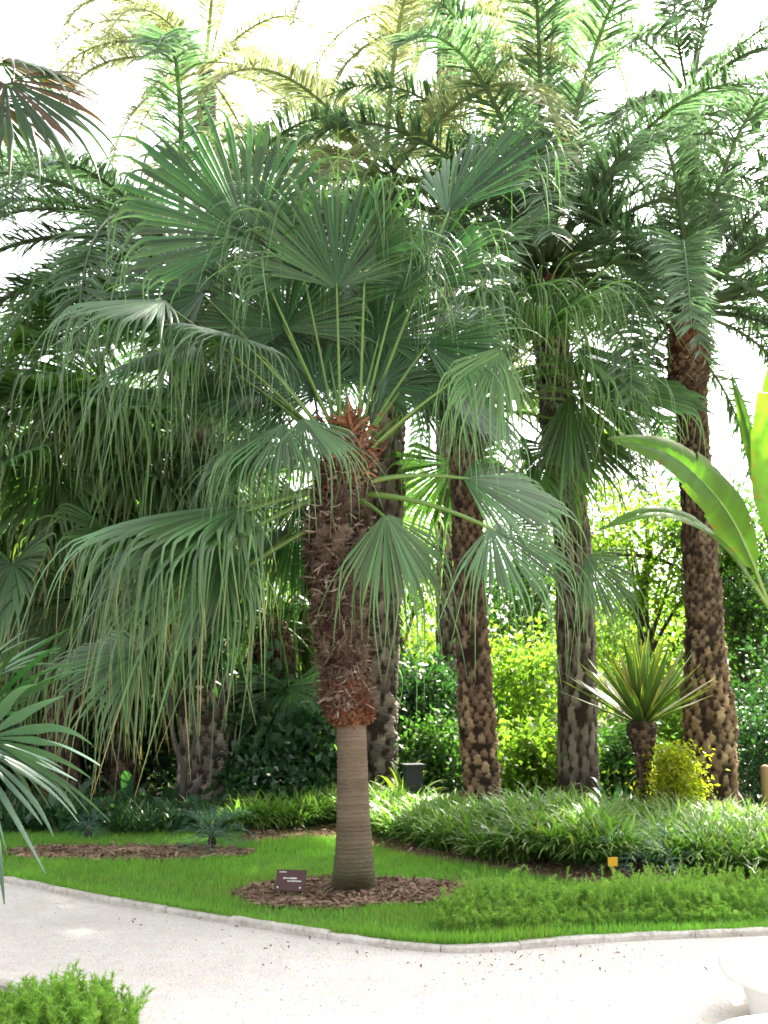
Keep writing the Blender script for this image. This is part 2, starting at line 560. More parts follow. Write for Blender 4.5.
def scaly_trunk(mb, pts, nu=64, nv=220, around=9, row=.14, amp=.035, seed=0, rough=.006, red=None, ring=False):
    """trunk surface carrying rows of leaf-base stubs (or rings) as real relief"""
    g = R0(seed)
    S = spline(pts, nv)
    c, r = S[:, :3], np.maximum(S[:, 3], .01)
    arc = np.concatenate([[0], np.cumsum(np.linalg.norm(np.diff(c, axis=0), axis=1))])
    th = np.arange(nu) / nu
    U, V = np.meshgrid(th, arc)
    rw = np.interp(arc / arc[-1], *row) if isinstance(row, tuple) else np.full(nv, row)
    VR = np.concatenate([[0], np.cumsum(np.diff(arc) / rw[1:])])[:, None] + 0 * U
    am_ = (np.interp(arc / arc[-1], *amp) if isinstance(amp, tuple) else np.full(nv, amp))[:, None]
    face = np.ones(U.shape)
    if ring:
        vv = VR + .15 * np.sin(U * 2 * math.pi * 2 + 1) + .1 * np.sin(V * 7)
        f = vv - np.floor(vv)
        disp = am_ * (np.clip(1 - f * 4, 0, 1)) - am_ * .3 * f
        R_ = np.floor(vv)
        cell = g.random(4000)[(R_.astype(int)) % 4000] * .5 + .25
    else:
        wob = .06 * np.sin(U * 2 * math.pi * 3 + V * 5) + .05 * np.sin(V * 11 + U * 13)
        vv = VR + wob
        rowi = np.floor(vv)
        best = np.full(U.shape, -1.0)
        cell = np.zeros(U.shape)
        tab = g.random((997,))
        for off in (0, 1):          # each stub rises over two rows so that they overlap
            ri = rowi - off
            fy = (vv - ri) / 2
            ux = U * around + .5 * (ri % 2) + .12 * np.sin(ri * 3.7)
            ci = np.floor(ux)
            fx = (ux - ci) * 2 - 1
            idx = ((ri * 31 + (ci % around) * 7).astype(int)) % 997
            hh = np.where(tab[(idx * 7) % 997] < .10, .15, .45 + .75 * tab[idx])
            fxj = np.abs(fx + .16 * np.sin(VR * 9.1 + ci * 2.3 + idx) + .10 * np.sin(U * 190 + ri))
            top_ = .70 + .26 * tab[(idx * 5) % 997] - .42 * fxj ** 2 + .05 * np.sin(U * 260 + ri * 1.7)
            prof = np.clip(fy * 1.15, 0, 1) ** .8 * np.clip((top_ - fy) * 14, 0, 1) * np.clip((1.08 - .42 * fy - fxj) * 3.2, 0, 1)
            prof = prof * hh
            cell = np.where(prof > best, tab[(idx * 13) % 997], cell)
            best = np.maximum(best, prof)
        disp = am_ * best
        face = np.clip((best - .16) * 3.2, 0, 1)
    lump = sum(np.sin(VR * a_ + U * 6.2832 * b_ + c_) for a_, b_, c_ in ((.31, 1, 0), (.47, 2, 1.3), (.83, 3, 2.1), (.19, 1, 4)))
    disp = disp + g.normal(0, rough, U.shape) + (0 if ring else 1) * r[:, None] * .022 * lump
    rr = r[:, None] + disp
    X = np.stack([c[:, 0, None] + rr * np.cos(2 * math.pi * U), c[:, 1, None] + rr * np.sin(2 * math.pi * U), np.repeat(c[:, 2, None], nu, 1)], -1)
    idx = np.arange(nu * nv).reshape(nv, nu)
    nx = np.roll(idx, -1, 1)
    Q = np.stack([idx[:-1], nx[:-1], nx[1:], idx[1:]], -1).reshape(-1, 4)
    A = np.zeros((nv, nu, 4))
    A[..., 0] = (arc / arc[-1])[:, None]
    A[..., 1] = cell
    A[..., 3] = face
    if red is not None:
        A[..., 2] = np.interp(arc / arc[-1], *red)[:, None] * np.clip(.4 + g.random((nv, nu)), 0, 1)
    tcap = [(nu * nv, idx[-1][j], idx[-1][(j + 1) % nu]) for j in range(nu)]
    mb.add(np.vstack([X.reshape(-1, 3), c[-1] + [0, 0, .03]]), Q, tcap, np.vstack([A.reshape(-1, 4), [1, .5, 0, 0]]))


def fibres(mb, pts, n, seed, L=(.08, .28), w=.007, out=.05, t0=0.0, t1=1.0, up=.3):
    """curled strips of fibre and broken leaf bases standing off a trunk"""
    g = R0(seed)
    S = spline(pts, 100)
    t = g.uniform(t0, t1, n)
    c = np.stack([np.interp(t, np.linspace(0, 1, 100), S[:, j]) for j in range(4)], 1)
    th = g.uniform(0, 2 * math.pi, n)
    rad_ = np.stack([np.cos(th), np.sin(th), 0 * th], 1)
    tan = np.stack([-np.sin(th), np.cos(th), 0 * th], 1)
    P = c[:, :3] + rad_ * (c[:, 3:4] + .005)
    d = nrm(rad_ * g.uniform(.0, .5, (n, 1)) + tan * g.normal(0, .8, (n, 1)) + Z * g.normal(up, .8, (n, 1)))
    ln = g.uniform(*L, (n, 1))
    k = 6
    C = np.zeros((n, k, 3))
    W = np.zeros_like(C)
    curl = g.normal(0, .55, (n, 3))
    for i in range(k):
        C[:, i] = P
        s = nrm(np.cross(d, rad_ + curl * .3))
        W[:, i] = s * (g.uniform(.5, 1.6, (n, 1)) * w * (1 - i / k * .8))
        d = nrm(d + curl - rad_ * .22 - Z * .2)
        P = P + d * ln / k
    mb.ribbons(C, W, None, rnd=g.random(n))


def leaf_cards(mb, P, size, seed, up=.4, wide=.55, dryp=0.0):
    """one folded pointed leaf per point"""
    g = R0(seed)
    n = len(P)
    d = nrm(g.normal(0, 1, (n, 3)) + np.array([0, 0, -.15]))
    nn = nrm(g.normal(0, 1, (n, 3)) + Z * up * 2)
    s = nrm(np.cross(d, nn))
    nn = np.cross(s, d)
    ln = (size * g.uniform(.6, 1.3, n))[:, None]
    V = np.stack([P, P + d * ln * .45 - s * ln * wide * .5 + nn * ln * .12, P + d * ln - nn * ln * .1, P + d * ln * .45 + s * ln * wide * .5 + nn * ln * .12], 1)
    A = np.zeros((n, 4, 4))
    A[:, :, 0] = [0, .5, 1, .5]
    A[:, :, 1] = g.random(n)[:, None]
    A[:, :, 2] = (g.random(n) < dryp)[:, None] * .8
    mb.add(V, np.arange(n * 4).reshape(n, 4), None, A.reshape(-1, 4))


def clump_points(g, centre, radii, clumps, per, spread, shell=.55):
    cc = nrm(g.normal(0, 1, (clumps, 3))) * g.uniform(shell, 1, (clumps, 1)) * np.asarray(radii)
    pts = cc[:, None, :] + g.normal(0, 1, (clumps, per, 3)) * np.asarray(spread) * g.uniform(.6, 1.4, (clumps, 1, 1))
    return cc + centre, pts.reshape(-1, 3) + centre


def broad_tree(name, x, D, h, crown_r, label, mat, seed, clumps=60, per=140, size=.12, cz=None, group=None, trunk_r=.13, cat='tree', spread=.32):
    g = R0(seed)
    base = np.array([x, D, 0.0])
    root = thing(name, base, label, cat, group)
    cz = cz or h * .62
    cc, pts = clump_points(g, base + [0, 0, cz], crown_r, clumps, per, np.array([1, 1, .7]) * spread, .3)
    pts = pts[pts[:, 2] > .15]
    mb = MB()
    leaf_cards(mb, pts, size, seed + 1)
    mb.build('crown', M[mat], root)
    tb = MB()
    n = 12
    tt = np.linspace(0, 1, n)
    wob = np.cumsum(g.normal(0, .05, (n, 2)), 0)
    P = np.stack([x + wob[:, 0], D + wob[:, 1], tt * cz * 1.15], 1)
    tb.tube(P, trunk_r * (1.25 - tt) ** .8, 9)
    for c in cc[g.permutation(len(cc))[:16]]:
        j = g.integers(4, n - 2)
        t = np.linspace(0, 1, 7)[:, None]
        mid = (P[j] + c) / 2 + [0, 0, .15 * h * .2]
        tb.tube((1 - t) ** 2 * P[j] + 2 * t * (1 - t) * mid + t ** 2 * c, np.linspace(trunk_r * .4, .012, 7), 5, False)
    tb.build('trunk', M['branch'], root)
    return root


def shrub(name, x, D, radii, label, mat, seed, clumps=26, per=90, size=.11, cat='shrub', group=None, up=.4, z0=0.0, wide=.55, dryp=0.0, stems=7):
    g = R0(seed)
    base = np.array([x, D, z0])
    root = thing(name, base, label, cat, group)
    rz = radii[2]
    cc, pts = clump_points(g, base + [0, 0, rz], radii, clumps, per, np.array([.2, .2, .16]) * (sum(radii) / 1.6), .45)
    pts = pts[pts[:, 2] > z0 + .04]
    mb = MB()
    pts = np.vstack([pts, pts + g.normal(0, .06, pts.shape)])
    leaf_cards(mb, pts, size * .72, seed + 1, up, wide, dryp)
    mb.build('foliage', M[mat], root)
    tb = MB()
    for c in cc[:stems]:
        t = np.linspace(0, 1, 6)[:, None]
        b0 = base + np.append(g.normal(0, .05, 2), 0)
        mid = (b0 + c) / 2 + [0, 0, .1]
        tb.tube((1 - t) ** 2 * b0 + 2 * t * (1 - t) * mid + t ** 2 * c, np.linspace(.02, .005, 6), 5, False)
    tb.build('stem', M['branch'], root)
    return root


# ------------------------------------------------------------------ ground, path, lawn
def sheet(poly, z, name, mat, res=None):
    me = bpy.data.meshes.new(name)
    me.from_pydata([(p[0], p[1], z) for p in poly], [], [list(range(len(poly)))])
    me.materials.append(mat)
    o = bpy.data.objects.new(name, me)
    COL.objects.link(o)
    # face must look up
    if me.polygons[0].normal.z < 0:
        me.flip_normals()
    return o


def smooth_line(pts, n):
    p = np.array([[a, b, 0, 0] for a, b in pts], float)
    return spline(p, n)[:, :2]


big = 120
kind(sheet([(-big, -big), (big, -big), (big, big), (-big, big)], -.03, 'ground', M['soil']), 'structure')

edge_px = [(-330, 835), (-150, 858), (0, 881), (60, 892), (130, 906), (220, 921), (320, 937), (370, 944), (410, 949), (450, 951.5), (490, 950.5), (530, 947.5), (570, 944), (650, 939), (768, 934), (930, 928), (1200, 915)]
edge = smooth_line([gnd(*p)[:2] for p in edge_px], 160)
near_px = [(-200, 955), (-80, 972), (0, 990), (50, 1010), (100, 1040), (120, 1075)]
near = smooth_line([gnd(*p)[:2] for p in near_px], 50)
path_poly = [tuple(p) for p in edge] + [(9, 3.5), (9, -6), (-1.0, -6)] + [tuple(p) for p in near[::-1]]
kind(sheet(path_poly, 0.0, 'path', M['gravel']), 'structure')
back = [(14, 13.2), (-14, 13.2)]
lawn_poly = [tuple(p) for p in edge] + [(16, 9.2), (9, 10.8), (-14, 10.8)]
LZ = .045
kind(sheet(lawn_poly, LZ - .02, 'lawn', M['lawn']), 'structure')
bed_poly = [tuple(p) for p in near] + [(-1.0, -4), (-9, -4), (-9, 5)]
kind(sheet(bed_poly, .012, 'flower_bed', M['soil']), 'structure')


def kerb_strip(line, w, h, name, seed):
    """kerb of separate stones laid end to end along a line, slightly out of true"""
    g = R0(seed)
    mb = MB()
    seg = np.concatenate([[0], np.cumsum(np.linalg.norm(np.diff(line, axis=0), axis=1))])
    pos = 0.0
    while pos < seg[-1] - .2:
        ln = g.uniform(.45, .75)
        s = np.linspace(pos, min(pos + ln - .003, seg[-1]), 9)
        c = np.stack([np.interp(s, seg, line[:, 0]), np.interp(s, seg, line[:, 1])], 1)
        t = nrm(np.gradient(c, axis=0))
        nn = np.stack([-t[:, 1], t[:, 0]], 1)
        jit = g.normal(0, .004, 2)
        hh = h + g.normal(0, .004)
        prof = [(-w / 2, -.06), (-w / 2, hh - .012), (-w / 2 + .012, hh), (w / 2 - .012, hh), (w / 2, hh - .012), (w / 2, -.06)]
        V = []
        for i in range(9):
            e = .002 * (i in (0, 8))
            for a_, b_ in prof:
                p = c[i] + nn[i] * (a_ * (1 - e * 4) + jit[0]) + g.normal(0, .0015, 2)
                V.append((p[0], p[1], b_ - e * (b_ > 0) + g.normal(0, .0018)))
        m = len(prof)
        Q = [(i * m + j, i * m + j + 1, (i + 1) * m + j + 1, (i + 1) * m + j) for i in range(8) for j in range(m - 1)]
        T = [(0, j + 1, j) for j in range(1, m - 1)] + [(8 * m, 8 * m + j, 8 * m + j + 1) for j in range(1, m - 1)]
        mb.add(V, Q, T)
        pos += ln
    return kind(mb.build(name, M['kerb'], smooth=False), 'structure')


kerb_strip(edge, .055, .04, 'kerb', 5)
kerb_strip(near, .06, .05, 'kerb', 6)


def blob(cx, cy, rx, ry, seed, n=60, w=.12):
    g = R0(seed)
    ph = g.uniform(0, 6, 4)
    th = np.arange(n) / n * 2 * math.pi
    r = 1 + w * (np.sin(2 * th + ph[0]) * .5 + np.sin(3 * th + ph[1]) * .4 + np.sin(5 * th + ph[2]) * .3 + np.sin(9 * th + ph[3]) * .2)
    return np.stack([cx + rx * r * np.cos(th), cy + ry * r * np.sin(th)], 1)


PALM_D = 7.5
mc = gnd(350, 891, LZ)
mulch_ring = blob(mc[0], mc[1], .84, .52, 3)
c1 = gnd(130, 852, LZ)
left_dirt = blob(c1[0], c1[1], 1.05, .40, 8)
strip_px = [(240, 842), (330, 838), (420, 856), (520, 872), (600, 884), (690, 884), (768, 886), (900, 886)]
fr = smooth_line([gnd(*p)[:2] for p in strip_px], 60)
strip = np.vstack([fr + [0, -.26], (fr + [0, .55])[::-1]])
dirts = [mulch_ring, left_dirt, strip]
kind(sheet(mulch_ring, LZ - .006, 'mulch_bed', M['mulch']), 'structure')
kind(sheet(left_dirt, LZ - .006, 'dirt_bed', M['mulch']), 'structure')
kind(sheet(strip, LZ - .01, 'dirt_strip', M['mulch']), 'structure')


def inside(P, poly):
    x, y = P[:, 0], P[:, 1]
    px, py = np.asarray(poly)[:, 0], np.asarray(poly)[:, 1]
    r = np.zeros(len(P), bool)
    j = len(px) - 1
    for i in range(len(px)):
        c = ((py[i] > y) != (py[j] > y)) & (x < (px[j] - px[i]) * (y - py[i]) / (py[j] - py[i] + 1e-12) + px[i])
        r ^= c
        j = i
    return r


def scatter(poly, n, g):
    p = np.asarray(poly)
    lo, hi = p.min(0), p.max(0)
    P = g.uniform(lo, hi, (n, 2))
    return P[inside(P, p)]


g = R0(11)
vis = [(-5.2, 5.5), (5.2, 5.5), (6.5, 11), (-6.5, 11)]
P = scatter(vis, 330000, g)
P = P[inside(P, lawn_poly)]
for dpoly in dirts:
    inn = inside(P, dpoly)
    P = P[~inn | (g.random(len(P)) < .06)]
n = len(P)
ne = 5200
ei = g.integers(0, 159, ne)
fp = edge[ei] + (edge[ei + 1] - edge[ei]) * g.random((ne, 1)) + np.column_stack([g.normal(0, .01, ne), g.uniform(.0, .10, ne)])
P = np.vstack([P, fp])
n = len(P)
hgt = g.uniform(.018, .05, n) * (1 + .35 * np.sin(P[:, 0] * 2.3) * np.sin(P[:, 1] * 3.1))
th = g.uniform(0, 6.28, n)
hgt[-ne:] *= g.uniform(.9, 1.9, ne)
lean = g.normal(0, .016, (n, 2))
lean[-ne:, 1] -= g.uniform(0, .03, ne)
w = np.stack([np.cos(th), np.sin(th), 0 * th], 1) * g.uniform(.002, .004, n)[:, None]
b0 = np.column_stack([P, np.full(n, LZ - .022)])
tp = b0 + np.column_stack([lean, hgt + .015])
A = np.zeros((n, 3, 4))
A[:, 2, 0] = 1
patch = .5 + .3 * np.sin(P[:, 0] * 1.7 + 1) * np.sin(P[:, 1] * 2.6) + .3 * np.sin(P[:, 0] * 5.3 + 2 * np.sin(P[:, 1] * 4)) * np.sin(P[:, 1] * 7.1 + P[:, 0])
A[:, :, 1] = np.clip(g.random(n) * .5 + patch * .5, 0, 1)[:, None]
A[:, :, 2] = ((g.random(n) < .03 + .12 * (patch < .25)) * .6)[:, None]
mb = MB()
mb.add(np.stack([b0 - w, b0 + w, tp], 1), None, np.arange(n * 3).reshape(n, 3), A.reshape(-1, 4))
kind(mb.build('lawn_grass', M['grass'], smooth=False), 'stuff', 'short bright green lawn grass between the kerb and the border planting')

# bark chips
mb = MB()
for poly, cnt, sd in ((mulch_ring, 2600, 1), (left_dirt, 1400, 2), (strip, 1600, 3)):
    g = R0(sd + 40)
    P = scatter(poly, cnt, g)
    n = len(P)
    c = np.column_stack([P, LZ + g.uniform(-.006, .018, n)])
    d = nrm(np.column_stack([g.normal(0, 1, (n, 2)), g.normal(0, .25, n)])) * g.uniform(.012, .055, (n, 1))
    s = nrm(np.cross(d, Z + g.normal(0, .4, (n, 3)))) * g.uniform(.004, .014, (n, 1))
    mb.ribbons(np.stack([c - d, c, c + d], 1), np.stack([s * .6, s, s * .5], 1), np.stack([Z * .0 + s * 0, s * 0 + Z * .006, s * 0], 1), rnd=g.random(n))
kind(mb.build('mulch_chips', M['chip']), 'stuff', 'loose brown bark chips scattered over the bare beds')

# small stones and litter on the path
g = R0(77)
P = scatter([tuple(p) for p in edge[30:150]] + [(4, 3.2), (-2.5, 3.2)], 5000, g)
n = len(P)
c = np.column_stack([P, np.zeros(n) + .002])
sz = g.uniform(.002, .008, n)[:, None]
u = nrm(np.column_stack([g.normal(0, 1, (n, 2)), np.zeros(n)]))
v = np.cross(Z, u) * g.uniform(.5, 1, (n, 1))
V = np.stack([c + u * sz, c + v * sz, c - u * sz, c - v * sz, c + Z * sz * .7], 1)
idx = np.arange(n)[:, None] * 5
T = np.concatenate([idx + np.array([[a_, (a_ + 1) % 4, 4]]) for a_ in range(4)])
A = np.zeros((n, 5, 4))
A[:, :, 1] = g.random(n)[:, None]
mb = MB()
mb.add(V, None, T, A.reshape(-1, 4))
kind(mb.build('gravel_stones', M['gravel'], smooth=False), 'stuff', 'small pale stones lying loose on the gravel path')


g = R0(88)
tpos = g.random(130)
ei = (40 + tpos * 110).astype(int)
P = edge[ei] + np.column_stack([g.normal(0, .15, 130), -np.abs(g.normal(.0, .28, 130)) - .06])
mb = MB()
leaf_cards(mb, np.column_stack([P, np.full(130, .004)]), .03, 89, 6, .35, 1.0)
kind(mb.build('fallen_leaves', M['chip']), 'stuff', 'scattered dry leaf scraps along the path edge')

# ------------------------------------------------------------------ strappy border and groundcover
def tufts(mb, C, blades, L, seed, w=.006, k=5, spread=.12, dryp=.08):
    g = R0(seed)
    n = len(C) * blades
    c = np.repeat(C, blades, 0)
    th = g.uniform(0, 6.283, n)
    o = np.stack([np.cos(th), np.sin(th), 0 * th], 1)
    lean = g.beta(1.6, 2, n)[:, None]
    P = c + o * (g.uniform(0, spread, n) * .6)[:, None]
    d = nrm(o * lean * .9 + Z)
    ln = (g.uniform(*L, n) * np.repeat(g.uniform(.8, 1.15, len(C)), blades))[:, None]
    s = nrm(np.cross(d, o + g.normal(0, .2, (n, 3)) + 1e-4))
    CC = np.zeros((n, k, 3))
    W = np.zeros_like(CC)
    bend = g.uniform(.7, 1.7, n)[:, None]
    wid = g.uniform(.7, 1.2, n)[:, None] * w
    for i in range(k):
        CC[:, i] = P
        W[:, i] = s * wid * np.interp(i / (k - 1), [0, .5, 1], [.8, 1, .08])
        d = nrm(d + (o * .45 - Z) * bend * (.25 + .5 * i / k) * 4 / k * .8)
        P = P + d * ln / (k - 1)
    P2 = CC[..., 2]
    np.maximum(P2, LZ, out=P2)
    tint = np.repeat(np.clip(.5 + .35 * np.sin(C[:, 0] * 2.1) * np.sin(C[:, 1] * 2.7) + g.normal(0, .18, len(C)), 0, 1), blades)
    mb.ribbons(CC, W, None, rnd=np.clip(.55 * tint + .45 * g.random(n), 0, 1), dry=(g.random((n, 1)) < dryp) * .7)


g = R0(21)
left_border = smooth_line([gnd(*p)[:2] for p in [(236, 836), (290, 834), (340, 828), (400, 846), (470, 861), (530, 872), (590, 880), (620, 882)]], 80)
mb = MB()
pts = []
for i in range(900):
    j = g.integers(0, 80)
    off = g.uniform(0, 1) ** 1.3 * 1.5
    p = left_border[j] + [g.normal(0, .1), .12 + off]
    pts.append((p[0], p[1], LZ + .06 * min(1, off) + (.10 if 55 < j else 0)))
tufts(mb, np.array(pts), 26, (.20, .44), 22, .0115)
kind(mb.build('border_grass', M['strap']), 'stuff', 'arching strappy border grass mounded behind the lawn')
rb = smooth_line([gnd(*p)[:2] for p in [(672, 878), (720, 880), (768, 884), (850, 886)]], 40)
mb = MB()
pts = []
for i in range(420):
    j = g.integers(0, 40)
    off = g.uniform(0, 1) * 2.0
    p = rb[j] + [g.normal(0, .1), .1 + off]
    pts.append((p[0], p[1], LZ + .04 * min(1, off)))
tufts(mb, np.array(pts), 26, (.24, .46), 23, .0115)
kind(mb.build('border_grass', M['strap']), 'stuff', 'strappy border grass at the foot of the right date palm')

# feathery plants behind the right-hand kerb
g = R0(31)
fl = smooth_line([gnd(*p)[:2] for p in [(455, 944), (500, 940), (560, 938), (650, 933), (768, 929), (900, 924)]], 90)
stems = []
for i in range(2300):
    j = g.uniform(0, 89)
    p = fl[int(j)]
    off = g.uniform(0, 1)
    wid = np.interp(j, [0, 10, 45, 89], [.35, .75, .85, .8])
    stems.append((p[0] + g.normal(0, .06), p[1] + .06 + off * wid, np.interp(j, [0, 8, 30, 89], [.10, .15, .17, .19]) * g.uniform(.5, 1.25) * (.95 + .35 * math.sin(p[0] * 3.3 + off * 4) * math.cos(p[0] * 1.3 - off * 6)) * (1.5 if g.random() < .06 else 1) * (.45 + .55 * min(1, off * 2.5))))
stems = np.array(stems)


def feathery(mb, S, z, seed, per=80, lf=.024):
    g = R0(seed)
    n = len(S)
    lean = g.normal(0, .3, (n, 2))
    t = g.uniform(.12, 1, (n, per))
    h = S[:, 2:3]
    P = np.stack([S[:, 0:1] + lean[:, 0:1] * h * t ** 1.5, S[:, 1:2] + lean[:, 1:2] * h * t ** 1.5, z + h * t * (1 - .12 * t)], -1).reshape(-1, 3)
    m = len(P)
    d = nrm(g.normal(0, 1, (m, 3)) * [1, 1, .5] + Z * .7)
    ln = g.uniform(.6, 1.3, (m, 1)) * lf
    s = nrm(np.cross(d, g.normal(0, 1, (m, 3)))) * ln * .10
    V = np.stack([P - s, P + s, P + d * ln], 1)
    A = np.zeros((m, 3, 4))
    A[:, :, 0] = t.reshape(-1, 1)
    A[:, :, 1] = np.repeat(g.random(n), per)[:, None] * .6 + g.random((m, 1)) * .4
    mb.add(V, None, np.arange(m * 3).reshape(m, 3), A.reshape(-1, 4))
    k = 4
    u = np.linspace(0, 1, k)[None, :, None]
    tipv = np.column_stack([lean * h, h * .9])
    C = np.column_stack([S[:, :2], np.full(n, z)])[:, None, :] + tipv[:, None, :] * u
    W = np.zeros_like(C)
    W[..., 0] = .0016
    mb.ribbons(C, W, None, rnd=g.random(n))


mb = MB()
feathery(mb, stems, LZ - .02, 32)
kind(mb.build('feathery_groundcover', M['fern']), 'stuff', 'soft feathery bright green plants along the right kerb')

# near-left bed plant
g = R0(35)
c0 = gnd(55, 1035)
n = 420
th, rr = g.uniform(0, 6.283, n), np.sqrt(g.random(n))
S = np.column_stack([c0[0] + .36 * rr * np.cos(th), c0[1] + .30 * rr * np.sin(th), g.uniform(.08, .30, n) * (1.1 - .5 * rr)])
mb = MB()
feathery(mb, S, .01, 36, 110, .026)
o = mb.build('feathery_shrub', M['fern'], None, (c0[0], c0[1], .0))
tag(o, 'bright green feathery shrub on the near side of the gravel path', 'shrub')

# ------------------------------------------------------------------ main fan palm
D = PALM_D
base = gnd(354, 886, LZ)
base[2] = LZ - .02
main = thing('fan_palm', base, 'large central fan palm with shaggy brown trunk above a smooth ringed foot', 'palm tree')


def prof(rows, D):
    out = []
    for x, y, wpx in rows:
        p = at(x, y, D)
        out.append((*p, wpx / F * D / 2))
    return out


low = prof([(354, 888, 46), (354, 872, 40), (354, 845, 35), (353, 800, 31), (352, 750, 29), (351, 716, 29)], D)
low[0] = (base[0], base[1], LZ - .03, low[0][3])
mb = MB()
scaly_trunk(mb, low, 64, 260, row=.030, amp=.0055, seed=2, rough=.002, ring=True)
trunk = mb.build('trunk', M['ring_bark'], main)
upp = prof([(351, 726, 20), (350, 716, 38), (347, 700, 41), (344, 670, 40), (340, 630, 48), (338, 580, 52), (338, 530, 56), (342, 490, 52), (348, 458, 42), (350, 432, 24), (350, 418, 8)], D)
mb = MB()
scaly_trunk(mb, upp, 96, 300, 8, .095, .042, 4, .012, red=([0, .09, .13, .17, .8, .9, 1], [1, 1, .7, 0, 0, .6, .8]))
mb.build('trunk', M['fan_bark'], main).name = 'fibrous_trunk'
mb = MB()
fibres(mb, upp, 3600, 5, (.05, .22), .0065, t0=.16, t1=.88, up=-.1)
fibres(mb, upp, 420, 15, (.08, .18), .017, t0=.17, t1=.9, up=.9)
mb.build('leaf_base_fibre', M['fibre'], main)
mb = MB()
fibres(mb, upp, 420, 6, (.08, .3), .014, t0=.70, t1=.97, up=1.4)
mb.build('crown_fibre', M['red_fibre'], main)
mb = MB()
fibres(mb, upp, 700, 7, (.03, .075), .012, t0=.03, t1=.15, up=-.6)
mb.build('collar_fibre', M['red_fibre'], main)

# hx, hy, depth offset, picture bearing of the blade (0 right, 90 up), depth lean, how far the face turns to the viewer,
# fused radius, free tip length, dryness, petiole lift, petiole foot y, span, cup
MAIN = [
    (248, 240, -.15, 118, -.1, .8, .88, .55, .0, .02, 440, 200, .1),
    (337, 288, -.10, 94, -.1, .85, .70, .75, .0, .0, 430, 150, .1),
    (285, 330, .30, 110, .1, .8, .66, .5, .0, .02, 440, 230, .1),
    (447, 213, .05, 58, .0, .5, .80, .70, .0, .02, 440, 120, .0),
    (420, 285, .25, 78, .2, .5, .55, .85, .0, .03, 440, 200, .1),
    (392, 300, -.15, 60, -.3, .4, .40, .75, .05, .05, 445, 160, -.3),
    (205, 292, .15, 170, .1, .7, .72, .5, .0, .1, 450, 190, .1),
    (243, 338, -.30, 170, -.45, .25, .42, 1.0, .05, .15, 455, 260, -.1),
    (195, 345, .25, 185, .3, .4, .60, 1.0, .05, .12, 455, 230, .0),
    (284, 424, -.45, 212, -.6, .3, .46, .70, .0, .25, 470, 150, -.35),
    (302, 418, -.50, 305, -.8, .3, .42, .55, .0, .25, 470, 130, -.35),
    (243, 508, -.05, 180, .0, .22, .92, 1.35, .35, .15, 490, 210, .0),
    (228, 520, -.20, 196, -.3, .2, .72, 1.35, .4, .15, 490, 210, .0),
    (222, 548, -.35, 216, -.4, .45, .60, 1.15, .4, .15, 495, 190, -.1),
    (262, 560, .40, 200, .4, .5, .7, .9, .2, .12, 500, 200, -.1),
    (385, 514, -.40, 290, -.25, .75, .50, .80, .10, .2, 500, 125, -.35),
    (463, 478, .15, -10, .1, .45, .72, .45, .05, .2, 485, 150, .0),
    (490, 527, -.35, -40, -.30, .5, .50, .80, .1, .2, 495, 165, -.1),
    (500, 348, .00, 255, -.1, .7, .44, .75, .0, .12, 460, 115, -.2),
    (452, 385, .50, 330, .4, .5, .6, .6, .05, .15, 465, 200, .0),
    (325, 345, .55, 80, .3, .8, .62, .6, .0, .03, 440, 230, .1),
    (142, 650, .00, 190, -.1, .5, .5, .75, .3, .15, 520, 190, -.2),
    (300, 500, .55, 250, .5, .6, .6, .8, .1, .15, 500, 180, -.1),
    (300, 360, .45, 120, .2, .7, .50, .7, .0, .03, 442, 220, .1),
    (378, 340, .50, 75, .2, .75, .52, .7, .0, .03, 442, 220, .1),
    (262, 385, .25, 170, .2, .5, .50, .9, .05, .08, 452, 220, .0),
    (425, 345, .35, 35, .2, .5, .55, .9, .0, .08, 448, 220, .0),
    (330, 365, .65, 95, .1, .8, .45, .6, .0, .03, 442, 220, .1),
    (415, 400, .55, 0, .3, .5, .50, .8, .1, .1, 458, 200, .0),
    (272, 440, .40, 195, .3, .5, .50, .9, .1, .1, 470, 200, .0),
    (365, 262, -.05, 88, -.2, .6, .52, .85, .0, .03, 440, 170, -.1),
    (305, 275, .00, 112, -.2, .6, .55, .85, .0, .03, 440, 190, -.1),
    (165, 300, -.10, 182, -.2, .35, .60, 1.0, .05, .1, 452, 200, -.1),
    (318, 392, .35, 130, .1, .7, .40, .5, .0, .02, 446, 210, .1),
    (376, 388, .40, 55, .1, .7, .40, .5, .0, .02, 446, 210, .1),
    (346, 378, .50, 92, .1, .8, .40, .5, .0, .02, 446, 210, .1),
    (285, 405, .35, 165, .1, .6, .42, .6, .0, .05, 452, 210, .1),
    (408, 378, .40, 25, .1, .6, .42, .6, .0, .05, 452, 210, .1),
]
CAMF = nrm(np.array([0, -1, .15]))


def A_down(ang, dz):
    return math.sin(rad(ang)) < .05 and dz < .15


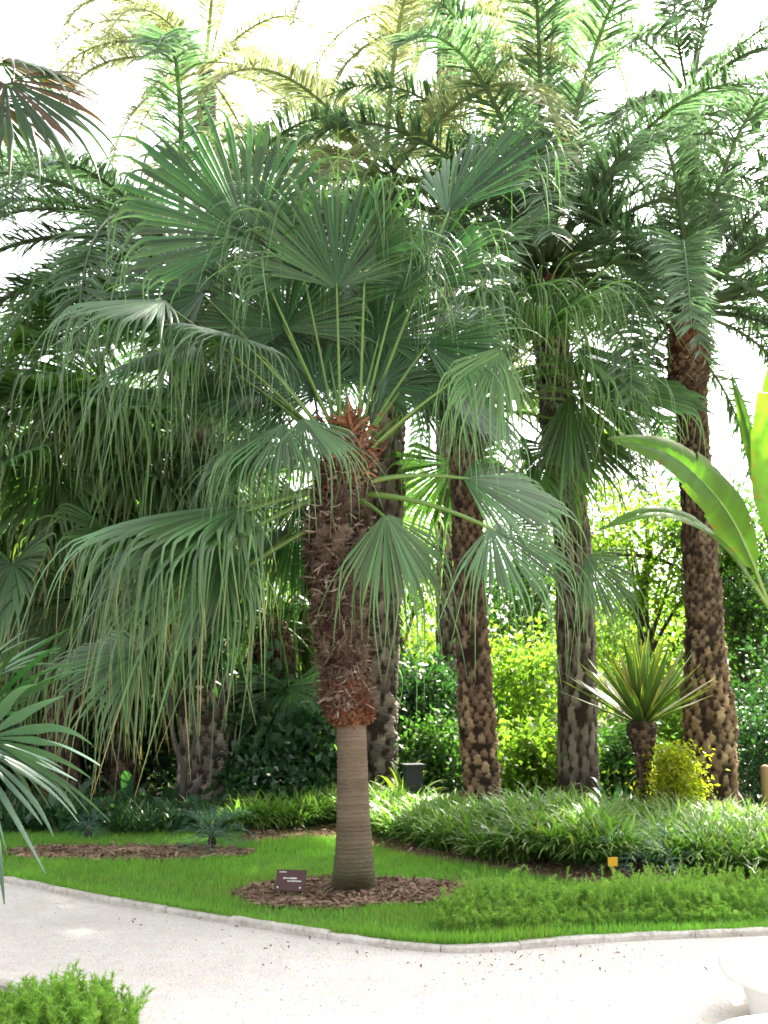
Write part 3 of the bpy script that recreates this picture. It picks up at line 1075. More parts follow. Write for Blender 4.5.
def placed_frond(root, foot, spec, D, i, mat, r0=.026):
    hx, hy, dd, ang, dz, fw, Rf, tip, dry, lift, fy, span, cup = spec
    tone = .30 if A_down(ang, dz) else (.22 if D > 10 else .06)  # paler tone paints light onto drooping and far fronds; erect ones stay dark
    H = at(hx, hy, D + dd)
    A = nrm(np.array([math.cos(rad(ang)), dz, math.sin(rad(ang))]))
    o = (H - foot(fy)) * [1, 1, 0]
    o = nrm(o + A * [1, 1, 0] * .5)
    Nn = Z - A * A[2] - o * max(0, A[2]) * .8 + o * max(0, -A[2]) * .8
    f = fw * CAMF + (1 - fw) * nrm(Nn)
    N = nrm(f - A * np.dot(f, A))
    P0 = foot(fy) + nrm((H - foot(fy)) * [1, 1, 0]) * .09
    mb = MB()
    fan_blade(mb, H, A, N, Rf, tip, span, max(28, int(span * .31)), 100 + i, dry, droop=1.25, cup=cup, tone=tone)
    fo = mb.build('frond', M[mat], root)
    pb = MB()
    petiole(pb, P0, H, A, r0, .012, lift)
    pb.build('petiole', M['petiole'], fo)


def main_foot(fy):
    return at(np.interp(fy, [400, 450, 530], [350, 348, 338]), fy, PALM_D)


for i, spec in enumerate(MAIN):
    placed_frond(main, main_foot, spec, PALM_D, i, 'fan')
# young upright spear leaf
mb = MB()
A, N = basis(30, 70)
fan_blade(mb, at(372, 425, D - .1), A, N, .34, .12, 70, 18, 150, 0, .3)
mb.build('young_leaf', M['fan_near'], main)

# ------------------------------------------------------------------ generic palms
FAN = {e: [fan_variant(e, 500 + e * 3 + s, M['fan_back'], .15 + (.35 if e < 0 else 0), tip=.75 + s * .15) for s in range(2)] for e in (75, 50, 25, 0, -30, -55)}
DATE = {e: [date_variant(e, 700 + e * 3 + s, M['date']) for s in range(2)] for e in (86, 70, 52, 34, 14, -12, -40)}
PALE = {e: [date_variant(e, 900 + e * 3 + s, M['date_pale'], dry=.12) for s in range(2)] for e in (86, 70, 52, 34, 14, -12, -40)}


def crown(root, top, table, n, seed, e0=84, e1=-45, sc=1.0, rbase=.12, extra=(), dz=.0, skip=None):
    g = R0(seed)
    loc = np.asarray(top) - np.array(root.location)
    keys = np.array(sorted(table))
    items = [((i * 137.5 + g.uniform(-14, 14)) % 360, e0 + (e1 - e0) * ((i + .5) / n) ** .85 + g.normal(0, 5), sc * g.uniform(.85, 1.12)) for i in range(n)]
    if skip:
        items = [it for it in items if not skip(it[0], it[1])]
    for az, el, s in list(items) + list(extra):
        kk = keys[np.argmin(np.abs(keys - el))]
        a = rad(az)
        h = np.array([math.cos(a) * rbase, math.sin(a) * rbase, dz + .25 * (el / 90)])
        put('frond', table[kk][int(g.integers(0, 2))], root, loc + h, a, s, tilt=-rad(el - kk))


def palm(name, rows, D, label, group, bark, table, n, seed, gap=None, around=9, row=.13, amp=.035, nu=56, red=None, base_y=None, fib=0, **kw):
    """rows: (pixel x, pixel y, width in pixels) from the ground up at depth D"""
    pts = prof(rows, D)
    pts[0] = (pts[0][0], D, -.05, pts[0][3])
    root = thing(name, (pts[0][0], D, 0), label, 'palm tree', group)
    mb = MB()
    scaly_trunk(mb, pts, nu, max(90, int(np.linalg.norm(np.array(pts[-1][:3]) - np.array(pts[0][:3])) / .012 / 1.3)), around, row, amp, seed, red=red)
    mb.build('trunk', M[bark], root)
    if fib:
        mb = MB()
        fibres(mb, pts, fib, seed + 1, (.1, .35), .016, t0=.72, t1=.99, up=.9)
        mb.build('leaf_base_fibre', M['fibre'], root)
    crown(root, pts[-1][:3], table, n, seed + 3, **kw)
    return root


GD = 'date palms behind the lawn'
GF = 'fan palms behind the lawn'
# right date palm, thick scaly foot
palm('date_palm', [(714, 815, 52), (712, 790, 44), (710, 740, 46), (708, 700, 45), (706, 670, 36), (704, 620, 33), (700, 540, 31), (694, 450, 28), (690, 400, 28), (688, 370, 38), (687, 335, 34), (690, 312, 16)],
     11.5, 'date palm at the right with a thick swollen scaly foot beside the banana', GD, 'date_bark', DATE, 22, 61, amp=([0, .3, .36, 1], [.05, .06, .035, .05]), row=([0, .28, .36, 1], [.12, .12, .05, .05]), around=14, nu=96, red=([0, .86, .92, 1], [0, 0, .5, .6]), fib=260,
     e0=84, e1=0, sc=.95, extra=[(15, 52, .9), (40, 52, .85), (-20, 14, .7), (-40, -12, .6), (60, 70, 1.0), (170, 34, .8), (200, 52, .9), (150, 52, .8), (10, -12, .6)])
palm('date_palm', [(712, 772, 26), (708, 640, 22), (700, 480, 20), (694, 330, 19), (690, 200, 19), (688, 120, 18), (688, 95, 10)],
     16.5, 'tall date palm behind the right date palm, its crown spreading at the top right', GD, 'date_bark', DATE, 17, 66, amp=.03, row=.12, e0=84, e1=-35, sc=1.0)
# tall date palm on the grey trunk right of centre
palm('date_palm', [(579, 806, 40), (578, 770, 37), (577, 700, 37), (576, 620, 36), (572, 540, 34), (566, 480, 34), (560, 430, 34), (553, 360, 32), (547, 305, 36), (545, 275, 18)],
     11.8, 'tall date palm on a grey furrowed trunk between the yucca and the central palm', GD, 'grey_bark', DATE, 30, 71, amp=([0, .5, .6, 1], [.022, .022, .04, .05]), row=([0, .5, .6, 1], [.2, .2, .06, .06]), around=12, nu=96, red=([0, .86, .93, 1], [0, 0, .5, .7]), fib=300,
     e0=88, e1=-5, sc=1.05, extra=[(90, 86, 1.1), (200, 86, 1.05), (-90, 86, 1.0), (170, 70, 1.1), (10, 70, 1.1), (175, 52, 1.1), (5, 52, 1.0), (-70, 70, 1.1)])
# fan palm on the slim scaly trunk
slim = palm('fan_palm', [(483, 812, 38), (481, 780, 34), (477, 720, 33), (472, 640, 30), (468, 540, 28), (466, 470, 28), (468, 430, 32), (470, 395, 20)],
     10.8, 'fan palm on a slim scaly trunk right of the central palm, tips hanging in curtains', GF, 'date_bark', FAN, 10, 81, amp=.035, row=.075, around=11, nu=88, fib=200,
     e0=70, e1=-20, sc=1.0, skip=lambda az, el: 110 < az < 300 and el < 30,
     extra=[(25, 25, 1.1), (-35, 25, .9), (-25, -30, .8)])
SLIM = [
    (540, 345, -1.2, 55, -.2, .4, .62, 1.2, .05, .1, 400, 130, .0),
    (535, 335, -1.3, 85, -.4, .3, .45, 1.3, .05, .1, 400, 170, .0),
    (595, 388, -.5, 4, .0, .45, 1.0, .65, .05, .1, 405, 130, .0),
    (570, 396, -.8, 268, -.2, .9, .75, .35, .1, .1, 405, 75, -.1),
    (550, 322, -1.6, 35, -.2, .3, .50, 1.2, .05, .1, 400, 150, -.1),
    (540, 330, -1.7, 140, -.2, .3, .42, 1.1, .05, .1, 400, 150, -.1),
    (575, 350, -1.3, -10, -.1, .4, .62, .9, .1, .1, 400, 150, -.1),
    (470, 372, -1.2, 200, -.2, .5, .55, .9, .1, .1, 400, 150, -.1),
    (585, 556, -.2, -48, .1, .6, .62, .7, .1, .2, 430, 140, .0),
    (560, 420, -.3, -20, .2, .5, .8, 1.0, .15, .1, 410, 180, -.1),
]
for i, spec in enumerate(SLIM):
    placed_frond(slim, lambda fy: at(470, fy, 10.8), spec, 10.8, 40 + i, 'fan_back')
# palm straight behind the central trunk
palm('date_palm', [(380, 806, 30), (378, 770, 32), (379, 720, 32), (381, 660, 31), (385, 560, 30), (387, 420, 30), (388, 320, 30), (386, 220, 30), (384, 185, 22)],
     12.2, 'date palm with braided scaly trunk directly behind the central palm', GD, 'grey_bark', PALE, 18, 91, amp=.06, row=.17, around=7, nu=72, fib=160, e0=85, e1=-20, sc=.95,
     extra=[(180, 34, 1.0), (0, 70, 1.0)])
# thick trunk at the left
palm('date_palm', [(207, 808, 62), (208, 780, 56), (208, 740, 52), (205, 690, 47), (200, 600, 42), (195, 480, 38), (188, 360, 36), (182, 290, 36), (180, 255, 20)],
     12.0, 'date palm on a stout grey trunk at the left, fronds arching towards the frame edge', GD, 'grey_bark', DATE, 28, 101, amp=.04, row=.15, around=13, nu=96, fib=160, e0=62, e1=-35, sc=1.0,
     extra=[(180, 34, 1.0), (190, 14, 1.0), (170, 52, 1.05), (200, 34, 1.0), (175, -12, .9)])
# left fan palms
palm('fan_palm', [(62, 800, 40), (62, 760, 32), (66, 680, 30), (72, 600, 30), (76, 540, 34), (76, 505, 18)],
     12.0, 'fan palm with rusty red crown fibre at the left edge of the grove', GF, 'fan_bark', FAN, 22, 111, amp=.03, row=.09, fib=260, red=([0, .8, .9, 1], [0, 0, .8, 1]), e0=75, e1=-50, sc=1.05,
     extra=[(20, 50, 1.1), (0, 25, 1.1), (-30, 25, 1.0), (-60, 50, 1.1)])
lefty = palm('fan_palm', [(122, 798, 36), (122, 760, 30), (120, 680, 28), (118, 560, 28), (116, 470, 32), (115, 435, 16)],
     12.6, 'taller fan palm standing behind the rusty-crowned fan palm, leaves above it', GF, 'fan_bark', FAN, 24, 121, amp=.03, row=.09, fib=200, e0=75, e1=-45, sc=1.1,
     extra=[(-90, 25, 1.1), (180, 25, 1.1), (200, 0, 1.1), (-60, 0, 1.1)])
LEFT = [
    (105, 388, -1.0, 172, -.1, .6, 1.15, .9, .05, .1, 440, 150, .0),
    (118, 400, -1.2, 250, -.3, .6, .9, .8, .05, .1, 440, 150, -.2),
    (60, 440, -.9, 190, -.2, .4, .8, 1.2, .1, .1, 450, 180, -.1),
    (78, 350, -.6, 110, -.1, .7, .8, .7, .0, .1, 440, 170, .0),
]
for i, spec in enumerate(LEFT):
    placed_frond(lefty, lambda fy: at(115, fy, 12.6), spec, 12.6, 50 + i, 'fan_back')
palm('fan_palm', [(12, 790, 36), (14, 740, 30), (18, 690, 30), (22, 650, 30), (24, 620, 14)],
     13.0, 'short dark fan palm behind the leaves of the near left palm', GF, 'fan_bark', FAN, 16, 131, amp=.03, row=.09, fib=160, e0=70, e1=-50, sc=.85)
palm('fan_palm', [(276, 788, 40), (276, 740, 36), (275, 690, 36), (274, 650, 40), (274, 620, 18)],
     13.2, 'squat fan palm with shaggy trunk behind the round green bush', GF, 'fan_bark', FAN, 18, 141, amp=.035, row=.09, fib=300, e0=70, e1=-60, sc=.9)
palm('fan_palm', [(318, 782, 30), (317, 740, 28), (316, 640, 26), (315, 560, 26), (315, 530, 14)],
     14.5, 'slim fan palm half hidden behind the central palm trunk', GF, 'fan_bark', FAN, 16, 151, amp=.025, row=.09, fib=120, e0=70, e1=-50, sc=.95)
palm('fan_palm', [(165, 776, 22), (165, 740, 20), (164, 640, 20), (162, 540, 20), (162, 500, 12)],
     16.0, 'distant fan palm between the stout left trunk and its neighbours', GF, 'fan_bark', FAN, 18, 161, amp=.02, row=.1, fib=0, e0=75, e1=-50, sc=1.1)
# tall pale palms against the sky
palm('date_palm', [(236, 760, 26), (234, 600, 22), (226, 400, 20), (214, 200, 19), (206, 95, 18), (205, 70, 10)],
     21.0, 'very tall pale date palm glowing against the sky at upper left', GD, 'grey_bark', PALE, 13, 171, amp=.025, row=.18, e0=86, e1=-25, sc=1.0, extra=[(180, 34, 1.15), (205, 52, 1.15), (165, 52, 1.1), (190, 14, 1.0), (230, 34, 1.0)])
palm('date_palm', [(448, 762, 24), (447, 600, 20), (446, 400, 19), (446, 200, 18), (446, 60, 18), (446, 20, 10)],
     18.5, 'very tall date palm whose fronds fill the top edge of the view', GD, 'grey_bark', PALE, 22, 181, amp=.025, row=.18, e0=86, e1=-30, sc=1.1)

# ------------------------------------------------------------------ near palms at the left edge
bx = at(-190, 800, 3.7)
nearp = thing('fan_palm', (bx[0], 3.7, 0), 'low near fan palm reaching in at the lower left edge with stiff glaucous leaves', 'palm tree')
mb = MB()
scaly_trunk(mb, [(bx[0], 3.7, -.05, .13), (bx[0], 3.7, .5, .12), (bx[0] + .02, 3.7, 1.0, .13), (bx[0] + .02, 3.7, 1.2, .06)], 40, 120, 8, .08, .02, 7)
mb.build('trunk', M['fan_bark'], nearp)
ctr = np.array([bx[0] + .02, 3.7, 1.1])
for i, (hx, hy, dd, az, el, roll, Rf, tip, span) in enumerate([(-14, 738, -.1, -8, -22, 40, .20, .30, 190), (-30, 742, -.15, -25, -58, 10, .22, .34, 160), (-26, 722, .1, 8, 34, 20, .18, .26, 160),
                                                              (-45, 700, .35, 30, 30, 10, .24, .30, 200), (-150, 640, .1, 120, 60, 0, .25, .3, 220), (-300, 690, .0, 190, 20, 0, .25, .3, 220)]):
    H = at(hx, hy, 3.7 + dd)
    A, N = basis(az, el, roll)
    mb = MB()
    fan_blade(mb, H, A, N, Rf, tip, span, 15, 200 + i, -.1, droop=.4, stiff=.55, sag=.35, wprof=(.95, .85, .62, .10), fold=.45)
    fo = mb.build('frond', M['fan_near' if i in (0, 1) else 'fan_dark'], nearp)
    pb = MB()
    petiole(pb, ctr, H, A, .016, .008, .2)
    pb.build('petiole', M['petiole'], fo)

tx = at(-160, 300, 4.2)
tallp = thing('fan_palm', (tx[0], 4.2, 0), 'tall near fan palm, one dark brown-tipped leaf drooping into the upper left corner', 'palm tree')
mb = MB()
scaly_trunk(mb, [(tx[0], 4.2, -.05, .17), (tx[0], 4.2, 1.2, .13), (tx[0] + .02, 4.2, 3.0, .14), (tx[0] + .04, 4.2, 4.1, .13), (tx[0] + .04, 4.2, 4.4, .05)], 40, 200, 8, .09, .025, 8)
mb.build('trunk', M['fan_bark'], tallp)
ctr = np.array([tx[0] + .04, 4.2, 4.2])
for i, spec in enumerate([(6, 80, -.1, -50, -.1, .6, .30, .34, .1, .1, 60, 200, -.2), (0, 62, .15, -5, .2, .3, .28, .34, .1, .1, 40, 180, .0), (-14, 95, .1, -75, .1, .5, .2, .3, .1, .1, 40, 170, .0),
                          (-300, 60, -.2, 180, .0, .2, .5, .5, .1, .1, 40, 220, .0), (-200, -80, .0, 90, .0, .4, .5, .5, .1, .1, 40, 220, .0)]):
    hx, hy, dd, ang, dz, fw, Rf, tip, dry, lift, fy, span, cup = spec
    H = at(hx, hy, 4.2 + dd)
    A = nrm(np.array([math.cos(rad(ang)), dz, math.sin(rad(ang))]))
    N = fw * CAMF + (1 - fw) * Z
    N = nrm(N - A * np.dot(N, A))
    mb = MB()
    fan_blade(mb, H, A, N, Rf, tip, span, 26, 230 + i, .1, droop=.5, stiff=.35, sag=.6, cup=cup, rust=.35 if i < 3 else .1, wprof=(.92, .7, .45, .05))
    fo = mb.build('frond', M['fan_rust'], tallp)
    pb = MB()
    petiole(pb, ctr, H, A, .02, .01, .2)
    pb.build('petiole', M['petiole'], fo)

# ------------------------------------------------------------------ yucca, banana, cycads
D = 10.6
yb = at(645, 812, D)
yu = thing('variegated_yucca', (yb[0], D, 0), 'spiky rosette of yellow-striped sword leaves on a short trunk', 'yucca')
mb = MB()
scaly_trunk(mb, [(yb[0], D, -.05, .075), *prof([(645, 790, 13), (644, 765, 13), (643, 745, 20), (642, 728, 28), (642, 718, 16)], D)], 40, 120, 9, .055, .02, 9)
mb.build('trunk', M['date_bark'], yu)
c = at(642, 726, D)
g = R0(91)
for i in range(66):
    az = i * 137.5 + g.uniform(-10, 10)
    el = 88 - 66 * (i / 66) ** .9 + g.normal(0, 4)
    A, N = basis(az, el)
    L = g.uniform(.75, .98)
    B = np.cross(N, A)
    t = np.linspace(0, 1, 7)
    C = c + A * .06 + A * (t * L)[:, None] - Z * (.03 * t ** 2 * math.cos(rad(el)))[:, None]
    w = .036 * np.interp(t, [0, .3, .7, 1], [.8, 1, .8, .03])
    mb = MB()
    mb.ribbons(C[None] + 0, (B * w[:, None])[None], (-N * (w * .35)[:, None])[None], rnd=g.random(1))
    for sg in (-1, 1):
        mb.ribbons((C + sg * B * (w * .62)[:, None] + N * .004)[None], (B * (w * .42)[:, None])[None], None, rnd=g.random(1), dry=np.full((1, 1), 1.0))
    mb.build('leaf', M['yucca'], yu)

D = 7.6
bb = at(795, 850, D)
ban = thing('banana_plant', (bb[0], D, 0), 'banana plant at the right edge with broad backlit green leaves', 'banana plant')
mb = MB()
top = at(778, 600, D)
tz = np.linspace(0, 1, 12)[:, None]
mb.tube(np.array([bb[0], D, -.05]) * (1 - tz) + top * tz, np.linspace(.11, .05, 12), 12, attr=(.4, .1))
mb.build('stem', M['petiole'], ban)


def banana_leaf(pts, wid, seed, face, D0, tear=.4):
    """pts: (px, py, depth) along the midrib"""
    g = R0(seed)
    P = spline(np.array([[*at(x, y, d), 0] for x, y, d in pts]), 46)[:, :3]
    T = nrm(np.gradient(P, axis=0))
    s = nrm(np.cross(T, face))
    nn = np.cross(s, T)
    t = np.linspace(0, 1, 46)
    prof_ = np.interp(t, [0, .16, .20, .34, .55, .8, .92, 1], [0, 0, .45, 1, .95, .6, .32, .02]) * wid
    mb = MB()
    for sg in (-1, 1):
        cuts = [i for i in range(12, 44) if g.random() < tear * .35] + [45]
        a0 = 7
        for b0_ in cuts:
            if b0_ - a0 < 1:
                continue
            ii = np.arange(a0, b0_ + 1)
            dr = g.normal(0, .10)
            ww = prof_[ii] * (1 + g.normal(0, .03))
            m = 6
            rows = []
            for j in range(m):
                v = j / (m - 1)
                rows.append(P[ii] + s[ii] * (sg * ww * v)[:, None] + nn[ii] * (ww * (.28 * v - .30 * v ** 2 + dr * v * v))[:, None] + T[ii] * (ww * .22 * v)[:, None] + g.normal(0, .0015, (len(ii), 3)))
            V = np.stack(rows, 1)
            A = np.zeros((len(ii), m, 4))
            A[..., 0] = np.linspace(.3, 1, m)[None]
            A[..., 1] = g.uniform(.2, .8, len(ii))[:, None]
            A[:, -1, 2] = g.random(len(ii)) * (g.random(len(ii)) < .3)
            A[:, -2, 2] = (g.random(len(ii)) < .05) * .6
            idx = np.arange(len(ii) * m).reshape(len(ii), m)
            mb.add(V, np.stack([idx[:-1, :-1], idx[:-1, 1:], idx[1:, 1:], idx[1:, :-1]], -1).reshape(-1, 4), None, A.reshape(-1, 4))
            a0 = b0_
    lf = mb.build('leaf', M['banana'], ban)
    rb_ = MB()
    rb_.tube(P - nn * .008, np.linspace(.02, .004, 46), 6, attr=(.9, .15))
    rb_.build('midrib', M['petiole'], lf)


banana_leaf([(775, 620, 7.6), (752, 560, 7.4), (728, 512, 7.2), (695, 474, 7.0), (660, 450, 6.9), (608, 438, 6.85)], .21, 1, np.array([.15, -.9, .35]), D)
banana_leaf([(778, 620, 7.6), (752, 580, 7.4), (725, 545, 7.2), (690, 520, 7.0), (650, 512, 6.9), (598, 530, 6.8)], .11, 2, np.array([.1, -.7, .7]), D)
banana_leaf([(778, 600, 7.6), (770, 540, 7.5), (760, 480, 7.4), (750, 440, 7.35), (741, 405, 7.3), (731, 372, 7.3)], .085, 3, np.array([.35, -.9, .0]), D)
banana_leaf([(785, 600, 7.6), (782, 540, 7.4), (780, 480, 7.2), (778, 430, 7.1), (776, 390, 7.0), (776, 350, 6.95)], .205, 4, np.array([.1, -1, .1]), D)
banana_leaf([(790, 600, 7.6), (810, 520, 7.6), (850, 440, 7.6), (900, 400, 7.6), (960, 400, 7.6), (1010, 430, 7.6)], .24, 5, np.array([.0, -.3, .95]), D)


def cycad(x, y, D, label, seed, L=.42, n=18, pairs=26):
    p = at(x, y, D)
    root = thing('cycad', (p[0], D, LZ - .01), label, 'cycad')
    mb = MB()
    mb.tube([(p[0], D, LZ - .03), (p[0], D, LZ + .05), (p[0], D, LZ + .09)], [.035, .04, .025], 8)
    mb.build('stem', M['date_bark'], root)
    me = [date_variant(e, seed + e, M['cycad'], L=L, pairs=pairs, lf=.13, droop=1.1) for e in (60, 35, 12)]
    for i in range(n):
        put('frond', me[i % 3], root, (0, 0, .09), rad(i * 137.5), 1)


cycad(212, 842, 9.4, 'small blue-green cycad on the lawn edge in front of the stout trunk', 301, .50, 22)
cycad(88, 832, 9.9, 'tiny blue-green cycad in the dirt bed at the left', 311, .26, 12)
cycad(642, 872, 8.3, 'blue-green cycad beside the yellow plant tag', 321, .55, 20)


def arching_plant(name, x, y, D, label, seed, n=16, L=.7, w=.03, mat='dark_broad', cat='plant', e0=80, e1=15):
    p = at(x, y, D)
    root = thing(name, (p[0], D, 0), label, cat)
    g = R0(seed)
    S = 7
    for i in range(n):
        A, N = basis(i * 137.5 + g.uniform(-15, 15), e0 + (e1 - e0) * i / n + g.normal(0, 5))
        t = np.linspace(0, 1, S)
        ln = L * g.uniform(.7, 1.15)
        C = np.array([p[0], D, .02]) + A * (t * ln)[:, None] - Z * (.45 * ln * t ** 2.2)[:, None]
        B = np.cross(N, A)
        ww = w * np.interp(t, [0, .35, .7, 1], [.35, 1, .8, .03])
        mb = MB()
        mb.ribbons(C[None], (B * ww[:, None])[None], (-N * (ww * .3)[:, None])[None], rnd=g.random(1))
        mb.build('leaf', M[mat], root)
    return root


arching_plant('strap_plant', 668, 880, 8.75, 'broad-leaved strap plant sprouting beside the cycad near the yellow tag', 41, 12, .66, .03, 'broad', e1=45)
arching_plant('strap_plant', 615, 812, 10.6, 'dark green strap plant at the foot of the yucca trunk', 42, 16, .95, .035, e1=35)
arching_plant('bird_of_paradise', 128, 800, 11.6, 'low paddle-leaved plant in the shade left of the stout trunk', 43, 14, .85, .07)
arching_plant('bird_of_paradise', 168, 800, 11.3, 'paddle-leaved plant against the stout left trunk', 44, 12, .7, .06)
arching_plant('strap_plant', 405, 806, 11.4, 'strap-leaved plant beside the dark garden light', 45, 16, 1.05, .035, 'broad', e1=40)

# ------------------------------------------------------------------ shrubs and trees
px = lambda x, D: (x - 384) / F * D / CP * 1.0
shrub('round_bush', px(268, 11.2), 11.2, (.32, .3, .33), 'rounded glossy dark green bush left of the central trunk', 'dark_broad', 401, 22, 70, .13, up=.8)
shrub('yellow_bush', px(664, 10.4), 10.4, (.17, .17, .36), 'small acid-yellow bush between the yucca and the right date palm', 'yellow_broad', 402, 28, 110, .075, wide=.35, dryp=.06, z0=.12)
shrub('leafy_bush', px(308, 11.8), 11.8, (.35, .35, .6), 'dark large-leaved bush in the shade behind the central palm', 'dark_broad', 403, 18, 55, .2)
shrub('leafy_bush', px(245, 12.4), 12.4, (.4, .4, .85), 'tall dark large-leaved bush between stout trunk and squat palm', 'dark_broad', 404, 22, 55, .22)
shrub('leafy_bush', px(440, 12.6), 12.6, (.5, .4, .55), 'fresh green bush behind the dark garden light', 'mid_broad', 405, 26, 80, .11)
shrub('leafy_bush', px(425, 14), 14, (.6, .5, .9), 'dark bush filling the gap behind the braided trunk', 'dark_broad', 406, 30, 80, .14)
shrub('leafy_bush', px(530, 12.3), 12.3, (.5, .4, .5), 'bright green bush between the slim trunk and the grey trunk', 'broad', 407, 26, 80, .12)
shrub('leafy_bush', px(520, 14.5), 14.5, (.7, .6, 1.1), 'tall yellow-green bush behind the slim scaly trunk', 'broad', 408, 34, 90, .13)
shrub('leafy_bush', px(615, 13.0), 13, (.5, .4, .5), 'mid green bush behind the foot of the yucca', 'mid_broad', 409, 24, 80, .12)
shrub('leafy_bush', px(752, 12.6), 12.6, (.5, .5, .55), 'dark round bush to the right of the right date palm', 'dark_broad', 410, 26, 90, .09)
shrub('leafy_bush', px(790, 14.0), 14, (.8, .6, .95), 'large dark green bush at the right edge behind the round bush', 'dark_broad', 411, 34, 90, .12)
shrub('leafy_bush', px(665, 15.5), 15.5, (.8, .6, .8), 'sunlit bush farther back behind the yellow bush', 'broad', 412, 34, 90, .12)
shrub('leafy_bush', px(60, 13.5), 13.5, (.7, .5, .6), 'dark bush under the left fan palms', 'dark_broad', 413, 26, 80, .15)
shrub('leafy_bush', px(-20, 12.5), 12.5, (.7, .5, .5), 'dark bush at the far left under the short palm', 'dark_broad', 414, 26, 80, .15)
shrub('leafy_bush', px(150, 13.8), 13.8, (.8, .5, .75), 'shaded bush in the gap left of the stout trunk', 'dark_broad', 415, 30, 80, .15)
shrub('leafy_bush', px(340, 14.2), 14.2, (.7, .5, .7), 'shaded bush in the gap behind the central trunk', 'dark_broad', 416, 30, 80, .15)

GT = 'broadleaf trees behind the palms'
broad_tree('broadleaf_tree', px(640, 19), 19, 7.5, (2.0, 1.6, 2.6), 'sunlit yellow-green tree behind the yucca', 'broad', 501, group=GT, cz=4.0)
broad_tree('broadleaf_tree', px(745, 18), 18, 6.5, (1.5, 1.4, 2.2), 'green tree behind the right date palm', 'mid_broad', 502, group=GT, cz=3.4)
broad_tree('broadleaf_tree', px(520, 22), 22, 8, (2.2, 1.8, 2.6), 'tree seen between the slim trunk and the grey trunk', 'mid_broad', 503, group=GT, cz=4.0)
broad_tree('broadleaf_tree', px(880, 20), 20, 8, (2.2, 1.8, 3.0), 'tree beyond the right edge behind the banana', 'broad', 504, group=GT, cz=4.2)
broad_tree('broadleaf_tree', px(60, 21), 21, 8, (2.4, 1.8, 3.0), 'tree behind the left fan palms', 'broad', 505, group=GT, cz=4.4)
broad_tree('broadleaf_tree', px(240, 23), 23, 8, (2.6, 1.8, 3.0), 'tree behind the squat fan palm', 'broad', 506, group=GT, cz=4.4)
broad_tree('broadleaf_tree', px(390, 24), 24, 8, (2.6, 1.8, 2.8), 'tree far behind the central palm', 'broad', 507, group=GT, cz=4.2)

g = R0(600)
mb = MB()
for i in range(70):
    a = rad(90 + g.uniform(-75, 75))
    r = g.uniform(27, 34)
    cc, pts = clump_points(g, np.array([r * math.cos(a), r * math.sin(a), g.uniform(.8, 2.4)]), (2.0, 1.5, 1.8), 10, 70, (.5, .5, .45), .3)
    leaf_cards(mb, pts[pts[:, 2] > 0], .32, 601 + i)
kind(mb.build('distant_foliage', M['broad']), 'stuff', 'far-off mass of green undergrowth closing the view')

# ground ivy under the grove
g = R0(650)
mb = MB()
P = g.uniform([-9, 10.6], [9, 19], (9000, 2))
P = P[~inside(P, strip)]
leaf_cards(mb, np.column_stack([P, np.abs(g.normal(0, .09, len(P)))]), .14, 651, 1.2)
kind(mb.build('ground_ivy', M['dark_broad']), 'stuff', 'low dark leafy ground cover beneath the palms')
g = R0(660)
mb = MB()
P = np.column_stack([g.uniform(-5.2, -1.45, 1500), g.uniform(10.15, 11.3, 1500)])
leaf_cards(mb, np.column_stack([P, LZ + np.abs(g.normal(.05, .10, len(P)))]), .13, 661, .9)
tufts(mb, np.column_stack([P[:160], np.full(160, LZ)]), 20, (.25, .45), 662)
kind(mb.build('shade_groundcover', M['dark_broad']), 'stuff', 'dark mixed ground cover along the left lawn edge')

# thin crooked shrub trunk before the stout palm
tb = at(183, 806, 11.4)
sap = thing('bare_sapling', (tb[0], 11.4, 0), 'thin forked pale stem standing in front of the stout left trunk', 'sapling')
mb = MB()
mb.tube(spline(np.array([(*at(x, y, 11.4), 0) for x, y in ((182, 812), (183, 790), (184, 768), (176, 748), (171, 720), (170, 690), (166, 640))]), 24)[:, :3], np.linspace(.045, .016, 24), 7)
mb.tube(spline(np.array([(*at(x, y, 11.4), 0) for x, y in ((184, 770), (191, 755), (195, 735), (193, 705), (197, 660))]), 20)[:, :3], np.linspace(.03, .012, 20), 7)
mb.build('trunk', M['branch'], sap)
g = R0(670)
_, pts = clump_points(g, at(185, 650, 11.4), (.5, .4, .4), 12, 30, (.14, .14, .12))
mb = MB()
leaf_cards(mb, pts, .14, 671)
mb.build('crown', M['dark_broad'], sap)

# ------------------------------------------------------------------ signs, light, post, stone seats
sp = gnd(289, 898, LZ)
sg_ = thing('plant_sign', (sp[0], sp[1], LZ - .01), 'small brown plant name plaque leaning in the mulch by the central palm', 'sign')
W_, H_ = .215, .155
til = rad(-38)
rz = rad(-8)


def plaque_pt(u, v, d):
    """u across, v up the face, d out of the face"""
    y = -v * math.sin(til) * -1 - d * math.cos(til)
    y = v * math.sin(-til) - d * math.cos(til)
    z = v * math.cos(til) + d * math.sin(-til)
    return np.array([sp[0] + u * math.cos(rz) - y * math.sin(rz), sp[1] + u * math.sin(rz) + y * math.cos(rz), LZ + .045 + z])


def slab(mb, u0, u1, v0, v1, d0, d1):
    V = [plaque_pt(u, v, d) for u in (u0, u1) for v in (v0, v1) for d in (d0, d1)]
    mb.add(V, [(0, 1, 3, 2), (4, 6, 7, 5), (0, 4, 5, 1), (2, 3, 7, 6), (0, 2, 6, 4), (1, 5, 7, 3)])


mb = MB()
slab(mb, -W_ / 2, W_ / 2, 0, H_, 0, .008)
mb.build('plaque', M['plaque'], sg_, smooth=False)
mb = MB()
g = R0(15)


